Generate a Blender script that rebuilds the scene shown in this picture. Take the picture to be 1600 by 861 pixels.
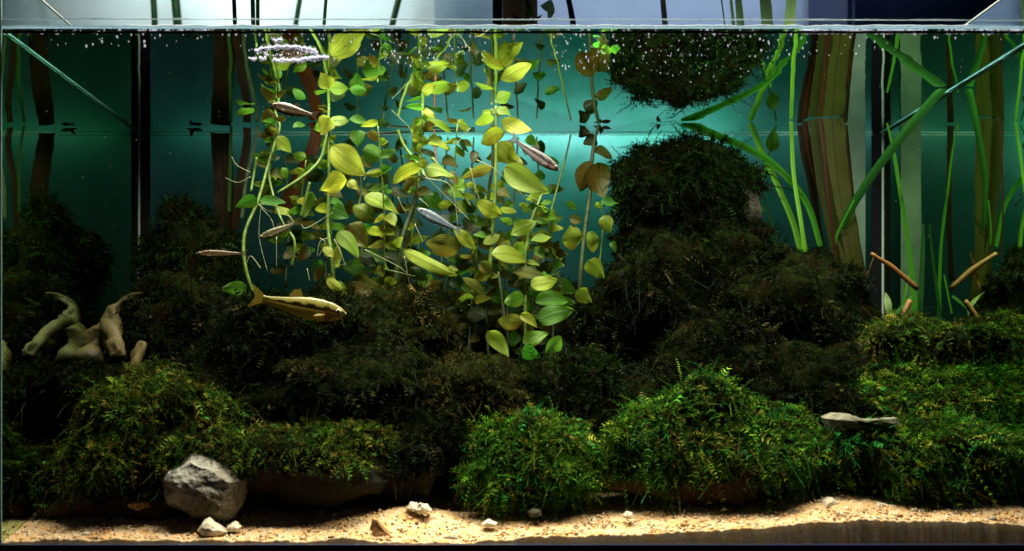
import bpy, math, random
import numpy as np
from mathutils import Vector, Matrix, noise as mnoise

random.seed(7); rng = np.random.default_rng(7)
scene = bpy.context.scene
C = scene.collection
for o in list(bpy.data.objects): bpy.data.objects.remove(o)
PI = math.pi
# ------------------------------------------------------------------ camera
PXM = 1641.0          # pixels per metre at one metre
VX, VY = 745.0, 600.0 # vanishing point of the tank's depth edges
cam_d = bpy.data.cameras.new('camera'); cam = bpy.data.objects.new('camera', cam_d); C.objects.link(cam)
scene.camera = cam
cam.location = (0, -1, 0); cam.rotation_euler = (PI/2, 0, 0)
cam_d.sensor_width = 36; cam_d.lens = 36*PXM/1600
cam_d.shift_x = (800-VX)/1600; cam_d.shift_y = (VY-430.5)/1600
cam_d.clip_start = .02; cam_d.clip_end = 50
cam_d.dof.use_dof = True; cam_d.dof.focus_distance = 1.2; cam_d.dof.aperture_fstop = 5.0
CAM = Vector((0, -1, 0))
# ------------------------------------------------------------------ world, lamps, exposure
w = bpy.data.worlds.new('World'); scene.world = w; w.use_nodes = True
bg = w.node_tree.nodes['Background']; bg.inputs[0].default_value = (.5, .7, 1, 1); bg.inputs[1].default_value = .012
def area(name, loc, target, sx, sy, power, col, spread=180):
    d = bpy.data.lights.new(name, 'AREA'); d.shape = 'RECTANGLE'; d.size = sx; d.size_y = sy
    d.energy = power; d.color = col; d.spread = math.radians(spread)
    o = bpy.data.objects.new(name, d); C.objects.link(o); o.location = loc
    o.rotation_euler = (Vector(target)-Vector(loc)).to_track_quat('-Z', 'Y').to_euler()
    return o
area('front_tube', (.08, .035, .60), (.08, .05, 0), 1.0, .03, 8.0, (1, .93, .74), 120)
area('plant_lamp', (-.02, .22, .60), (-.02, .25, 0), .30, .05, 1.5, (1, .98, .74), 75)
area('left_plant_lamp', (-.20, .24, .60), (-.17, .25, 0), .14, .05, .5, (.95, 1, .7), 75)
area('grass_lamp', (.44, .24, .60), (.44, .25, 0), .18, .05, .9, (.85, 1, .8), 80)
area('backlight_tube', (.125, .450, .356), (.125, .447, .0), .42, .008, .48, (.80, .94, 1), 180)
area('backlight_left', (-.27, .452, .372), (-.27, .448, .0), .30, .008, .034, (.5, 1, .85), 180)
area('backlight_right', (.46, .452, .372), (.46, .448, .0), .20, .008, .034, (.6, 1, .9), 180)
area('room_lamp', (-.40, .64, .82), (-.38, .94, .70), .5, .1, 1.4, (.82, 1, .98), 120)
area('room_lamp_blue', (.40, .62, .82), (.38, .94, .66), .7, .1, .85, (.50, .66, 1), 120)
vs = scene.view_settings; vs.view_transform = 'Standard'; vs.look = 'None'; vs.exposure = 0; vs.gamma = 1
cy = scene.cycles
cy.caustics_reflective = False; cy.caustics_refractive = False
cy.max_bounces = 8; cy.diffuse_bounces = 2; cy.glossy_bounces = 5; cy.transparent_max_bounces = 24; cy.transmission_bounces = 4
cy.sample_clamp_indirect = 2.0; cy.sample_clamp_direct = 8.0
# ------------------------------------------------------------------ helpers
WZ = .338; XL, XR, YB = -VX/PXM, (1641-VX)/PXM, .42
def P(px, py, Y): return Vector(((px-VX)/PXM*(1+Y), Y, (VY-py)/PXM*(1+Y)))
def S(px, Y): return px/PXM*(1+Y)
def tag(o, label=None, cat=None, group=None, kind=None):
    if label: o['label'] = label
    if cat: o['category'] = cat
    if group: o['group'] = group
    if kind: o['kind'] = kind
    return o
def thing(name, label, cat, loc, group=None):
    o = bpy.data.objects.new(name, None); C.objects.link(o); o.location = loc; o.empty_display_size = .02
    return tag(o, label, cat, group)
def wloc(o):
    l = Vector((0, 0, 0))
    while o: l += o.location; o = o.parent
    return l
def obj(name, V, F, m, parent=None, loc=None, smooth=True, uv=None, col=None, kind=None):
    """verts in world space; faces: list or (n,k) array"""
    V = np.asarray(V, dtype=np.float32)
    off = wloc(parent) if parent else Vector((0, 0, 0))
    l = Vector(loc) if loc is not None else Vector((0, 0, 0))
    if loc is not None: l = l - off
    V = V - np.array(off+l, dtype=np.float32)
    me = bpy.data.meshes.new(name)
    if isinstance(F, np.ndarray):
        n, k = F.shape
        me.vertices.add(len(V)); me.vertices.foreach_set('co', V.ravel())
        me.loops.add(n*k); me.loops.foreach_set('vertex_index', F.astype(np.int32).ravel())
        me.polygons.add(n); me.polygons.foreach_set('loop_start', np.arange(0, n*k, k, dtype=np.int32))
        me.polygons.foreach_set('loop_total', np.full(n, k, dtype=np.int32))
        me.update(calc_edges=True)
    else:
        me.from_pydata([tuple(v) for v in V.tolist()], [], F)
    if smooth: me.polygons.foreach_set('use_smooth', np.ones(len(me.polygons), dtype=bool))
    if uv is not None:
        a = me.attributes.new('puv', 'FLOAT2', 'POINT'); a.data.foreach_set('vector', np.asarray(uv, dtype=np.float32).ravel())
    if col is not None:
        a = me.attributes.new('Col', 'FLOAT_COLOR', 'POINT')
        c = np.ones((len(V), 4), dtype=np.float32); c[:, :3] = col; a.data.foreach_set('color', c.ravel())
    me.update()
    for mm in (m if isinstance(m, (list, tuple)) else [m]): me.materials.append(mm)
    o = bpy.data.objects.new(name, me); C.objects.link(o); o.parent = parent; o.location = l
    if kind: o['kind'] = kind
    return o
BOXF = [(0,3,2,1),(4,5,6,7),(0,1,5,4),(1,2,6,5),(2,3,7,6),(3,0,4,7)]
def boxv(x0, x1, y0, y1, z0, z1):
    return [(x0,y0,z0),(x1,y0,z0),(x1,y1,z0),(x0,y1,z0),(x0,y0,z1),(x1,y0,z1),(x1,y1,z1),(x0,y1,z1)]
def smoothline(pts, n):
    """Catmull-Rom through 3D pts (+ extra columns)"""
    p = np.array([list(q) for q in pts], dtype=float)
    if len(p) == 2: t = np.linspace(0, 1, n)[:, None]; return p[0]*(1-t)+p[1]*t
    p = np.vstack([2*p[0]-p[1], p, 2*p[-1]-p[-2]]); k = len(p)-3; out = []
    for s in np.linspace(0, k-1e-6, n):
        i = int(s); t = s-i; a, b, c, d = p[i:i+4]
        out.append(.5*((2*b)+(-a+c)*t+(2*a-5*b+4*c-d)*t*t+(-a+3*b-3*c+d)*t**3))
    return np.array(out)
def tube(pts, rad, segs=8, n=None, rough=0, seed=0):
    """pts 3D, rad per point; returns V, F"""
    q = smoothline([list(p)+[r] for p, r in zip(pts, rad)], n or max(6, 5*len(pts)))
    c, r = q[:, :3], q[:, 3]; T = np.gradient(c, axis=0); T /= np.linalg.norm(T, axis=1)[:, None]+1e-9
    up = np.array([.13, -.9, .31]); V = []
    for i in range(len(c)):
        a = np.cross(T[i], up); a /= np.linalg.norm(a)+1e-9; b = np.cross(T[i], a)
        for k in range(segs):
            th = 2*PI*k/segs; rr = max(r[i], 1e-5)
            if rough: rr *= 1+rough*(mnoise.noise(Vector((c[i][0]*60+seed, c[i][1]*60+math.cos(th)*1.1, c[i][2]*60+math.sin(th)*1.1))))
            V.append(c[i]+(a*math.cos(th)+b*math.sin(th))*rr)
    F = []
    for i in range(len(c)-1):
        for k in range(segs):
            k2 = (k+1) % segs; F.append((i*segs+k, i*segs+k2, (i+1)*segs+k2, (i+1)*segs+k))
    F.append(tuple(range(segs))[::-1]); F.append(tuple((len(c)-1)*segs+k for k in range(segs)))
    return V, F
def fbm(p, o=4): return mnoise.fractal(p, 1.0, 2.0, o)
# ------------------------------------------------------------------ materials
def mat(name): 
    m = bpy.data.materials.new(name); m.use_nodes = True; nt = m.node_tree
    for n in list(nt.nodes): nt.nodes.remove(n)
    out = nt.nodes.new('ShaderNodeOutputMaterial'); return m, nt, out
class N:
    def __init__(s, nt): s.nt = nt
    def __call__(s, t, **kw):
        n = s.nt.nodes.new('ShaderNode'+t)
        for k, v in kw.items():
            if k.startswith('_'): setattr(n, k[1:], v)
            else:
                i = n.inputs[int(k[1:])] if k[0] == 'i' and k[1:].isdigit() else n.inputs[k.replace('_', ' ')]
                if hasattr(v, 'is_output') or isinstance(v, bpy.types.NodeSocket): s.nt.links.new(v, i)
                else: i.default_value = v
        return n
def rgba(c): return (c[0], c[1], c[2], 1)
def noisy(name, c1, c2, scale=40, rough=.7, bump=.4, bscale=None, c3=None, spec=.3, dist=.002, detail=6, ramp=(.35, .65)):
    m, nt, out = mat(name); n = N(nt)
    tc = n('TexCoord'); nz = n('TexNoise', Scale=scale, Detail=detail, Roughness=.6, Vector=tc.outputs['Object'])
    cr = n('ValToRGB', Fac=nz.outputs[0]); e = cr.color_ramp
    e.elements[0].position = ramp[0]; e.elements[1].position = ramp[1]; e.elements[0].color = rgba(c1); e.elements[1].color = rgba(c2)
    col = cr.outputs[0]
    if c3:
        n3 = n('TexNoise', Scale=scale*.3, Detail=4, Vector=tc.outputs['Object'])
        r3 = n('ValToRGB', Fac=n3.outputs[0]); r3.color_ramp.elements[0].position = .48; r3.color_ramp.elements[1].position = .62
        mx = n('MixRGB', Fac=r3.outputs[0], Color1=col, Color2=rgba(c3)); col = mx.outputs[0]
    nb = n('TexNoise', Scale=bscale or scale*3, Detail=6, Roughness=.65, Vector=tc.outputs['Object'])
    bp = n('Bump', Strength=bump, Distance=dist, Height=nb.outputs[0])
    b = n('BsdfPrincipled', Roughness=rough, Normal=bp.outputs[0]); b.inputs['Specular IOR Level'].default_value = spec
    nt.links.new(col, b.inputs['Base Color']); nt.links.new(b.outputs[0], out.inputs[0]); return m
def leafmat(name, c, vein, brown=0.15, transl=.6):
    m, nt, out = mat(name); n = N(nt)
    at = n('Attribute', _attribute_name='puv'); sp = n('SeparateXYZ', Vector=at.outputs['Vector'])
    tc = n('TexCoord'); oi = n('ObjectInfo')
    # arching veins: constant-u lines meet at base and tip
    au = n('Math', _operation='ABSOLUTE', i0=sp.outputs[0])
    nz = n('TexNoise', Scale=60, Detail=3, Vector=tc.outputs['Object'])
    wob = n('Math', _operation='MULTIPLY_ADD', i0=nz.outputs[0], i1=.22, i2=au.outputs[0])
    ph = n('Math', _operation='MULTIPLY_ADD', i0=wob.outputs[0], i1=25.0, i2=0.0)
    cs = n('Math', _operation='COSINE', i0=ph.outputs[0])
    vr = n('ValToRGB', Fac=n('Math', _operation='MULTIPLY_ADD', i0=cs.outputs[0], i1=.5, i2=.5).outputs[0])
    vr.color_ramp.elements[0].position = .72; vr.color_ramp.elements[1].position = .99
    mid = n('MapRange', Value=au.outputs[0]); mid.inputs[1].default_value = .0; mid.inputs[2].default_value = .07; mid.inputs[3].default_value = .8; mid.inputs[4].default_value = 0
    vm = n('Math', _operation='MAXIMUM', i0=n('Math', _operation='MULTIPLY', i0=vr.outputs[0], i1=.30).outputs[0], i1=mid.outputs[0])
    n2 = n('TexNoise', Scale=26, Detail=5, Vector=n('Mapping', Vector=tc.outputs['Object'], Location=(0, 0, 0)).outputs[0])
    hs = n('HueSaturation', Color=rgba(c))
    nt.links.new(n('MapRange', Value=oi.outputs['Random'], To_Min=.478, To_Max=.522).outputs[0], hs.inputs['Hue'])
    nt.links.new(n('MapRange', Value=oi.outputs['Random'], To_Min=1.25, To_Max=.75).outputs[0], hs.inputs['Value'])
    br = n('ValToRGB', Fac=n2.outputs[0]); br.color_ramp.elements[0].position = .66-brown; br.color_ramp.elements[1].position = .80-brown
    c0 = n('MixRGB', Fac=br.outputs[0], Color1=hs.outputs[0], Color2=(c[0]*.55+.05, c[1]*.42+.02, c[2]*.5, 1))
    n4 = n('TexNoise', Scale=420, Detail=2, Vector=tc.outputs['Object']); sp4 = n('ValToRGB', Fac=n4.outputs[0]); sp4.color_ramp.elements[0].position = .66; sp4.color_ramp.elements[1].position = .74
    edge = n('MapRange', Value=n('Math', _operation='MULTIPLY_ADD', i0=n2.outputs[0], i1=.5, i2=au.outputs[0]).outputs[0]); edge.inputs[1].default_value = 1.05; edge.inputs[2].default_value = 1.35; edge.inputs[3].default_value = 0; edge.inputs[4].default_value = .8
    dm = n('Math', _operation='MAXIMUM', i0=sp4.outputs[0], i1=edge.outputs[0])
    c0 = n('MixRGB', Fac=n('Math', _operation='MULTIPLY', i0=dm.outputs[0], i1=.7 if brown else 0.0).outputs[0], Color1=c0.outputs[0], Color2=(c[0]*.32+.01, c[1]*.24+.005, c[2]*.3, 1))
    c1 = n('MixRGB', Fac=vm.outputs[0], Color1=c0.outputs[0], Color2=rgba(vein))
    bp = n('Bump', Strength=.5, Distance=.0008, Height=n('Math', _operation='MULTIPLY_ADD', i0=vm.outputs[0], i1=-1.0, i2=nz.outputs[0]).outputs[0])
    b = n('BsdfPrincipled', Roughness=.38, Normal=bp.outputs[0]); nt.links.new(c1.outputs[0], b.inputs['Base Color']); b.inputs['Specular IOR Level'].default_value = .25
    tr = n('BsdfTranslucent', Color=c1.outputs[0], Normal=bp.outputs[0])
    mx = n('MixShader', Fac=transl); nt.links.new(b.outputs[0], mx.inputs[1]); nt.links.new(tr.outputs[0], mx.inputs[2])
    nt.links.new(mx.outputs[0], out.inputs[0]); return m
def colmat(name, rough=.45, transl=.3, spec=.4, bump=0, bscale=300):
    m, nt, out = mat(name); n = N(nt)
    at = n('Attribute', _attribute_name='Col')
    b = n('BsdfPrincipled', Roughness=rough, Base_Color=at.outputs['Color']); b.inputs['Specular IOR Level'].default_value = spec
    if bump:
        nz = n('TexNoise', Scale=bscale, Detail=4); bp = n('Bump', Strength=bump, Distance=.0006, Height=nz.outputs[0]); nt.links.new(bp.outputs[0], b.inputs['Normal'])
    if transl:
        tr = n('BsdfTranslucent', Color=at.outputs['Color']); mx = n('MixShader', Fac=transl)
        nt.links.new(b.outputs[0], mx.inputs[1]); nt.links.new(tr.outputs[0], mx.inputs[2]); nt.links.new(mx.outputs[0], out.inputs[0])
    else: nt.links.new(b.outputs[0], out.inputs[0])
    return m
def plain(name, c, rough=.5, spec=.4, metal=0):
    m, nt, out = mat(name); n = N(nt)
    tc = n('TexCoord'); nz = n('TexNoise', Scale=90, Detail=5, Vector=tc.outputs['Object'])
    mx = n('MixRGB', Fac=nz.outputs[0], Color1=rgba([x*.75 for x in c]), Color2=rgba([min(1, x*1.2) for x in c]))
    b = n('BsdfPrincipled', Roughness=rough, Metallic=metal, Base_Color=mx.outputs[0]); b.inputs['Specular IOR Level'].default_value = spec
    nt.links.new(b.outputs[0], out.inputs[0]); return m
def surface_mat(name, tint, from_below_only):
    """boundary between water and air/glass: below the critical angle it mirrors, above it lets light through"""
    m, nt, out = mat(name); n = N(nt)
    g = n('NewGeometry'); dt = n('VectorMath', _operation='DOT_PRODUCT', i0=g.outputs['Incoming'], i1=g.outputs['Normal'])
    ab = n('Math', _operation='ABSOLUTE', i0=dt.outputs['Value'])
    mr = n('MapRange', Value=ab.outputs[0]); mr.inputs[1].default_value = .62; mr.inputs[2].default_value = .70; mr.inputs[3].default_value = 1; mr.inputs[4].default_value = .03
    tc = n('TexCoord'); nz = n('TexNoise', Scale=9, Detail=2, Vector=tc.outputs['Object'])
    bp = n('Bump', Strength=.10 if from_below_only else .02, Distance=.01, Height=nz.outputs[0])
    gl = n('BsdfGlossy', Color=rgba(tint), Roughness=0.0 if from_below_only else .022, Normal=bp.outputs[0]); tr = n('BsdfTransparent')
    f = mr.outputs[0]
    if from_below_only:
        f = n('Mix', _data_type='FLOAT', i0=g.outputs['Backfacing'], i2=f, i3=.05).outputs[0]
    mx = n('MixShader', Fac=f); nt.links.new(tr.outputs[0], mx.inputs[1]); nt.links.new(gl.outputs[0], mx.inputs[2])
    nt.links.new(mx.outputs[0], out.inputs[0]); return m
def pane_mat(name, k=.5, tint=(.9, 1, .98), base=.04):
    m, nt, out = mat(name); n = N(nt)
    lw = n('LayerWeight', Blend=.35); f = n('Math', _operation='MULTIPLY_ADD', i0=lw.outputs['Fresnel'], i1=k, i2=base)
    gl = n('BsdfGlossy', Color=rgba(tint), Roughness=.03); tr = n('BsdfTransparent', Color=rgba(tint))
    mx = n('MixShader', Fac=f.outputs[0]); nt.links.new(tr.outputs[0], mx.inputs[1]); nt.links.new(gl.outputs[0], mx.inputs[2])
    nt.links.new(mx.outputs[0], out.inputs[0]); return m
def film_mat():
    m, nt, out = mat('teal_film'); n = N(nt)
    tc = n('TexCoord'); nz = n('TexNoise', Scale=7, Detail=4, Vector=tc.outputs['Object'])
    nz2 = n('TexNoise', Scale=45, Detail=4, Vector=tc.outputs['Object'])
    cr = n('ValToRGB', Fac=nz.outputs[0]); cr.color_ramp.elements[0].position = .3; cr.color_ramp.elements[1].position = .7
    cr.color_ramp.elements[0].color = (.03, .37, .22, 1); cr.color_ramp.elements[1].color = (.21, .56, .52, 1)
    d = n('MixRGB', _blend_type='MULTIPLY', Fac=.35, Color1=cr.outputs[0], Color2=nz2.outputs[0])
    tr = n('BsdfTranslucent', Color=d.outputs[0]); df = n('BsdfDiffuse', Color=d.outputs[0])
    mx = n('MixShader', Fac=.97); nt.links.new(df.outputs[0], mx.inputs[1]); nt.links.new(tr.outputs[0], mx.inputs[2])
    nt.links.new(mx.outputs[0], out.inputs[0]); return m
def bubmat(name, k):
    m, nt, out = mat(name); n = N(nt); lw = n('LayerWeight', Blend=.5); f = n('Math', _operation='MULTIPLY_ADD', i0=lw.outputs['Facing'], i1=.6, i2=k-.3)
    b = n('BsdfPrincipled', Base_Color=(.72, .72, .95, 1), Roughness=.08); tr = n('BsdfTransparent')
    mx = n('MixShader', Fac=f.outputs[0]); nt.links.new(tr.outputs[0], mx.inputs[1]); nt.links.new(b.outputs[0], mx.inputs[2]); nt.links.new(mx.outputs[0], out.inputs[0]); return m
def finmat():
    m = colmat('fish_fin', .4, .5, .3); nt = m.node_tree; n = N(nt)
    out = [q for q in nt.nodes if q.type == 'OUTPUT_MATERIAL'][0]; src = out.inputs[0].links[0].from_socket
    tr = n('BsdfTransparent'); tc = n('TexCoord'); wv = n('TexWave', Scale=260, Distortion=1.5, Vector=tc.outputs['Object']); wv.bands_direction = 'Z'
    f = n('MapRange', Value=wv.outputs[0], To_Min=.35, To_Max=.7)
    mx = n('MixShader', Fac=f.outputs[0]); nt.links.new(tr.outputs[0], mx.inputs[1]); nt.links.new(src, mx.inputs[2]); nt.links.new(mx.outputs[0], out.inputs[0]); return m
M = dict(
 black=plain('black_silicone', (.004, .005, .006), .7, .1), navy=plain('navy_trim', (.012, .016, .05), .35),
 white=plain('pale_edge', (.75, .85, .85), .3), pale=noisy('pale_panel', (.10, .17, .12), (.18, .26, .19), 14),
 film=film_mat(), mirror=surface_mat('wet_side_glass', (.58, .78, .50), False), water=surface_mat('water_surface', (.86, .97, .92), True),
 pane=pane_mat('clear_glass'), front=pane_mat('front_glass', .05, (1, 1, 1), .0),
 sand=noisy('sand', (.58, .40, .20), (.78, .60, .38), 260, .9, .8, 900, (.70, .44, .18), .1, .001),
 mossbase=noisy('moss_base', (.003, .006, .002), (.012, .017, .004), 160, 1, 1, 500, (.008, .005, .002), .0, .003),
 rock=noisy('dark_rock', (.018, .010, .005), (.055, .032, .018), 45, .8, .9, 140, (.02, .02, .012), .2, .004),
 rockred=noisy('red_brown_rock', (.06, .025, .010), (.14, .065, .03), 45, .8, .9, 140, (.03, .02, .012), .2, .004),
 grey=noisy('grey_stone', (.20, .185, .15), (.42, .40, .35), 38, .75, .9, 160, (.16, .13, .07), .3, .003),
 palestone=noisy('pale_pebble', (.55, .47, .33), (.85, .78, .62), 60, .7, .6, 300, None, .3, .001),
 brownstone=noisy('brown_pebble', (.25, .13, .05), (.42, .24, .10), 70, .7, .6, 300, None, .3, .001),
 limestone=noisy('rough_limestone', (.04, .04, .025), (.15, .14, .10), 60, .85, 1, 200, (.03, .04, .02), .2, .004),
 limestone2=noisy('weathered_limestone', (.12, .11, .075), (.30, .28, .21), 50, .85, 1, 200, (.04, .06, .02), .1, .003),
 wood=noisy('bleached_wood', (.022, .018, .004), (.075, .06, .014), 45, .6, .6, 180, (.10, .075, .02), .3, .002),
 redwood=noisy('red_brown_dead_leaf', (.07, .025, .010), (.12, .045, .015), 35, .6, .5, 150, (.08, .03, .012), .3, .002),
 stick=noisy('orange_brown_stick', (.12, .05, .012), (.26, .12, .03), 70, .6, .5, 300, None, .3, .001),
 root=plain('pale_root', (.30, .34, .17), .5), bubble=bubmat('air_bubble', .45),
 stem=noisy('green_stem', (.05, .10, .012), (.13, .21, .03), 90, .45, .3, 300), stemd=noisy('dark_stem', (.02, .035, .012), (.05, .08, .02), 90, .5, .4, 300),
 gold=leafmat('golden_leaf', (.24, .33, .025), (.12, .12, .01), .14), pgold=leafmat('pale_golden_leaf', (.36, .47, .05), (.16, .25, .03), .10),
 ygreen=leafmat('yellow_green_leaf', (.25, .38, .03), (.09, .17, .01), .12), green=leafmat('green_leaf', (.09, .25, .02), (.02, .08, .006), .10),
 olive=leafmat('olive_leaf', (.11, .14, .018), (.035, .045, .006), .2), dark=leafmat('dark_green_leaf', (.025, .06, .010), (.008, .02, .003), .15),
 grass=leafmat('bright_grass', (.12, .45, .03), (.05, .25, .015), .0), dgrass=leafmat('dark_grass', (.03, .13, .02), (.012, .06, .01), .0),
 brownblade=leafmat('brown_blade', (.05, .062, .010), (.03, .02, .006), .10, .5), redblade=leafmat('red_blade', (.07, .022, .008), (.03, .010, .004), .2),
 darkblade=leafmat('dark_blade', (.035, .025, .012), (.012, .008, .005), .2),
 lgrass=leafmat('pale_grass', (.40, .58, .22), (.22, .38, .08), .0),
 moss=colmat('moss', .55, .35, .06), grain=colmat('sand_grain', .7, 0, .3), fish=colmat('fish_skin', .25, .25, .7, .15, 900), fin=finmat(),
 eye=plain('fish_eye', (.01, .01, .012), .1, .8), iris=plain('fish_iris', (.55, .5, .25), .2, .8),
 wall=noisy('plaster_wall', (.62, .68, .68), (.74, .79, .79), 8, .9, .3, 60), cupboard=noisy('navy_cupboard', (.03, .045, .12), (.08, .11, .24), 6, .35, .2, 30),
 terracotta=noisy('terracotta', (.42, .20, .12), (.60, .34, .24), 40, .8), pinkwood=noisy('pink_plastic', (.55, .38, .36), (.68, .48, .46), 30, .6),
 strip=plain('pinkish_white_plastic', (.85, .75, .78), .4), foam=bubmat('foam', .65))
# ------------------------------------------------------------------ room behind
def struct(name, V, F, m, **k): return obj(name, V, F, m, kind='structure', **k)
struct('room_wall', boxv(-1.6, 1.6, .94, .98, -1, 2), BOXF, M['wall'], smooth=False)
t = thing('cupboard', 'navy cupboard standing behind the right end of the tank', 'cupboard', (.95, .75, -.6))
obj('carcass', boxv(.60, 1.4, .70, .9, -.6, 1.3), BOXF, M['cupboard'], t, smooth=False)
obj('door', boxv(.605, .99, .682, .698, -.58, 1.28), BOXF, M['cupboard'], t, smooth=False)
obj('door', boxv(1.0, 1.395, .682, .698, -.58, 1.28), BOXF, M['cupboard'], t, smooth=False)
t = thing('shelf_panel', 'grey blue panel hanging on the wall behind the tank', 'panel', (.0, .9, .5))
obj('panel_board', boxv(-.075, .10, .86, .90, .5, 1.0), BOXF, noisy('slate_panel', (.20, .27, .30), (.34, .41, .44), 9, .6), t, smooth=False)
struct('table_top', boxv(-1.4, 1.4, -.06, .9, -.24, -.19), BOXF, plain('dark_table', (.02, .015, .012), .5), smooth=False)
# ------------------------------------------------------------------ the tank
ZT, ZB = .40, -.19
tank = thing('aquarium', 'rectangular glass aquarium with black seams filled nearly to the rim', 'aquarium', (0, .2, ZB))
g = .0
obj('front_glass', [(XL, -.002, ZB), (XR, -.002, ZB), (XR, -.002, ZT), (XL, -.002, ZT)], [(0, 1, 2, 3)], M['front'], tank, smooth=False)
for x, s in ((XL, 1), (XR, -1)):
    V = [(x, 0, ZB), (x, YB, ZB), (x, YB, WZ), (x, 0, WZ), (x, YB, ZT), (x, 0, ZT)]
    o = obj('side_glass', V, [(0, 1, 2, 3), (3, 2, 4, 5)], [M['mirror'], M['pane']], tank, smooth=False)
    o.data.polygons[1].material_index = 1
    obj('glass_rim', boxv(x-.001, x+.001, 0, YB, ZT, ZT+.0015), BOXF, M['white'], tank, smooth=False)
obj('back_glass', [(XL, YB, ZB), (XR, YB, ZB), (XR, YB, ZT), (XL, YB, ZT)], [(0, 1, 2, 3)], pane_mat('back_glass', .02, (.97, 1, .99), 0), tank, smooth=False)
obj('backing_film', [(XL-.01, YB+.003, ZB), (XR+.01, YB+.003, ZB), (XR+.01, YB+.003, ZT), (XL-.01, YB+.003, ZT)], [(0, 1, 2, 3)], M['film'], tank, smooth=False)
obj('rear_light_blocker', boxv(XL-.02, XR+.02, .52, .53, ZB, ZT), BOXF, M['black'], tank, smooth=False)  # unseen board added to keep room light off the back of the film
obj('rear_light_blocker_top', boxv(XL-.02, XR+.02, YB+.0045, .5195, ZT, ZT+.003), BOXF, M['black'], tank, smooth=False)  # added lid, shuts room light out of the gap behind the film
def seam(x, s):
    # black silicone bead filling the rear corner, and the thin bright glass edge in it
    V = [(x+s*.0008, YB-.0065, ZB), (x+s*.013, YB-.0012, ZB), (x+s*.0008, YB-.0012, ZB), (x+s*.0008, YB-.0065, ZT), (x+s*.013, YB-.0012, ZT), (x+s*.0008, YB-.0012, ZT)]
    F = [(0, 1, 2), (3, 5, 4), (0, 3, 4, 1), (1, 4, 5, 2), (2, 5, 3, 0)]
    obj('silicone_seam', V, F, M['black'], tank, smooth=False)
    obj('glass_edge', boxv(*sorted((x+s*.0002, x+s*.0012)), YB-.0085, YB-.0070, ZB, ZT), BOXF, M['white'], tank, smooth=False)
seam(XL, 1); seam(XR, -1)
obj('front_edge', boxv(XL-.004, XL+.003, -.004, -.0025, ZB, ZT), BOXF, plain('edge_glass', (.30, .50, .46), .3), tank, smooth=False)
obj('bottom_trim', boxv(XL-.02, XR+.02, -.012, -.003, ZB-.01, -.1515), BOXF, M['navy'], tank, smooth=False)
obj('bottom_glass', boxv(XL, XR, 0, YB, ZB-.006, ZB), BOXF, M['black'], tank, smooth=False)
wt = struct('water', [(XL, -.001, WZ), (XR, -.001, WZ), (XR, YB, WZ), (XL, YB, WZ)], [(3, 2, 1, 0)], M['water'], smooth=False)
# meniscus: water climbing the glass on all four sides
mm = pane_mat('meniscus', .6, (.75, 1, 1), .30)
def bead(a, b, r, n, name, m, amp=.35, seed=0):
    a, b = Vector(a), Vector(b); pts = []; rad = []
    for i in range(n+1):
        p = a.lerp(b, i/n); q = fbm(Vector((i*.23+seed, seed, 0)), 3); pts.append(p+Vector((0, 0, q*r*.5))); rad.append(r*(1+amp*q))
    V, F = tube(pts, rad, 6, n+1); return obj(name, V, F, m, wt)
bead((XL+.002, .012, WZ-.001), (XL+.002, YB, WZ-.001), .0007, 60, 'waterline', plain('side_waterline', (.08, .26, .23), .4), .7)
bead((XR-.002, .012, WZ-.001), (XR-.002, YB, WZ-.001), .0013, 60, 'waterline', plain('side_waterline_r', (.07, .20, .20), .5), .5, 9)
bead((XL+.012, YB-.003, WZ-.002), (XR-.012, YB-.003, WZ-.002), .0005, 60, 'waterline', plain('rear_waterline', (.6, .95, 1), .2), .5, 19)
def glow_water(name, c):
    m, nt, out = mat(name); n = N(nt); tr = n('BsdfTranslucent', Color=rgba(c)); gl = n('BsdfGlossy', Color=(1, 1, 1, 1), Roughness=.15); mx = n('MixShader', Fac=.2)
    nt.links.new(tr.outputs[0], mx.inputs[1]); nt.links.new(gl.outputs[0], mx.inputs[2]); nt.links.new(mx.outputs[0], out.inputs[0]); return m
bead((XL, -.0025, P(0, 31, 0).z), (XR, -.0025, P(0, 33, 0).z), .0006, 120, 'rim_reflection_line', glow_water('rim_reflection', (.4, .5, .55)), .8, 39)  # reflection of the glass rim, painted as a pale bead on the front
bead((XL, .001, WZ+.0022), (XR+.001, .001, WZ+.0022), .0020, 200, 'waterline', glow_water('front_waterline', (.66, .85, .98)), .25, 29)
bead((XL, .0025, WZ-.0022), (XR, .0025, WZ-.0022), .0013, 200, 'waterline_refraction_dark', M['black'], .4, 49)  # dark refraction line below the meniscus, painted as a black bead
pp = thing('corner_panel', 'pale upright panel in the rear right corner behind the brown blades', 'panel', P(1345, 600, .40))
obj('panel', boxv(P(1320, 0, .412).x, P(1352, 0, .412).x, .4115, .4145, -.1, .36), BOXF, M['pale'], pp, smooth=False)
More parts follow.
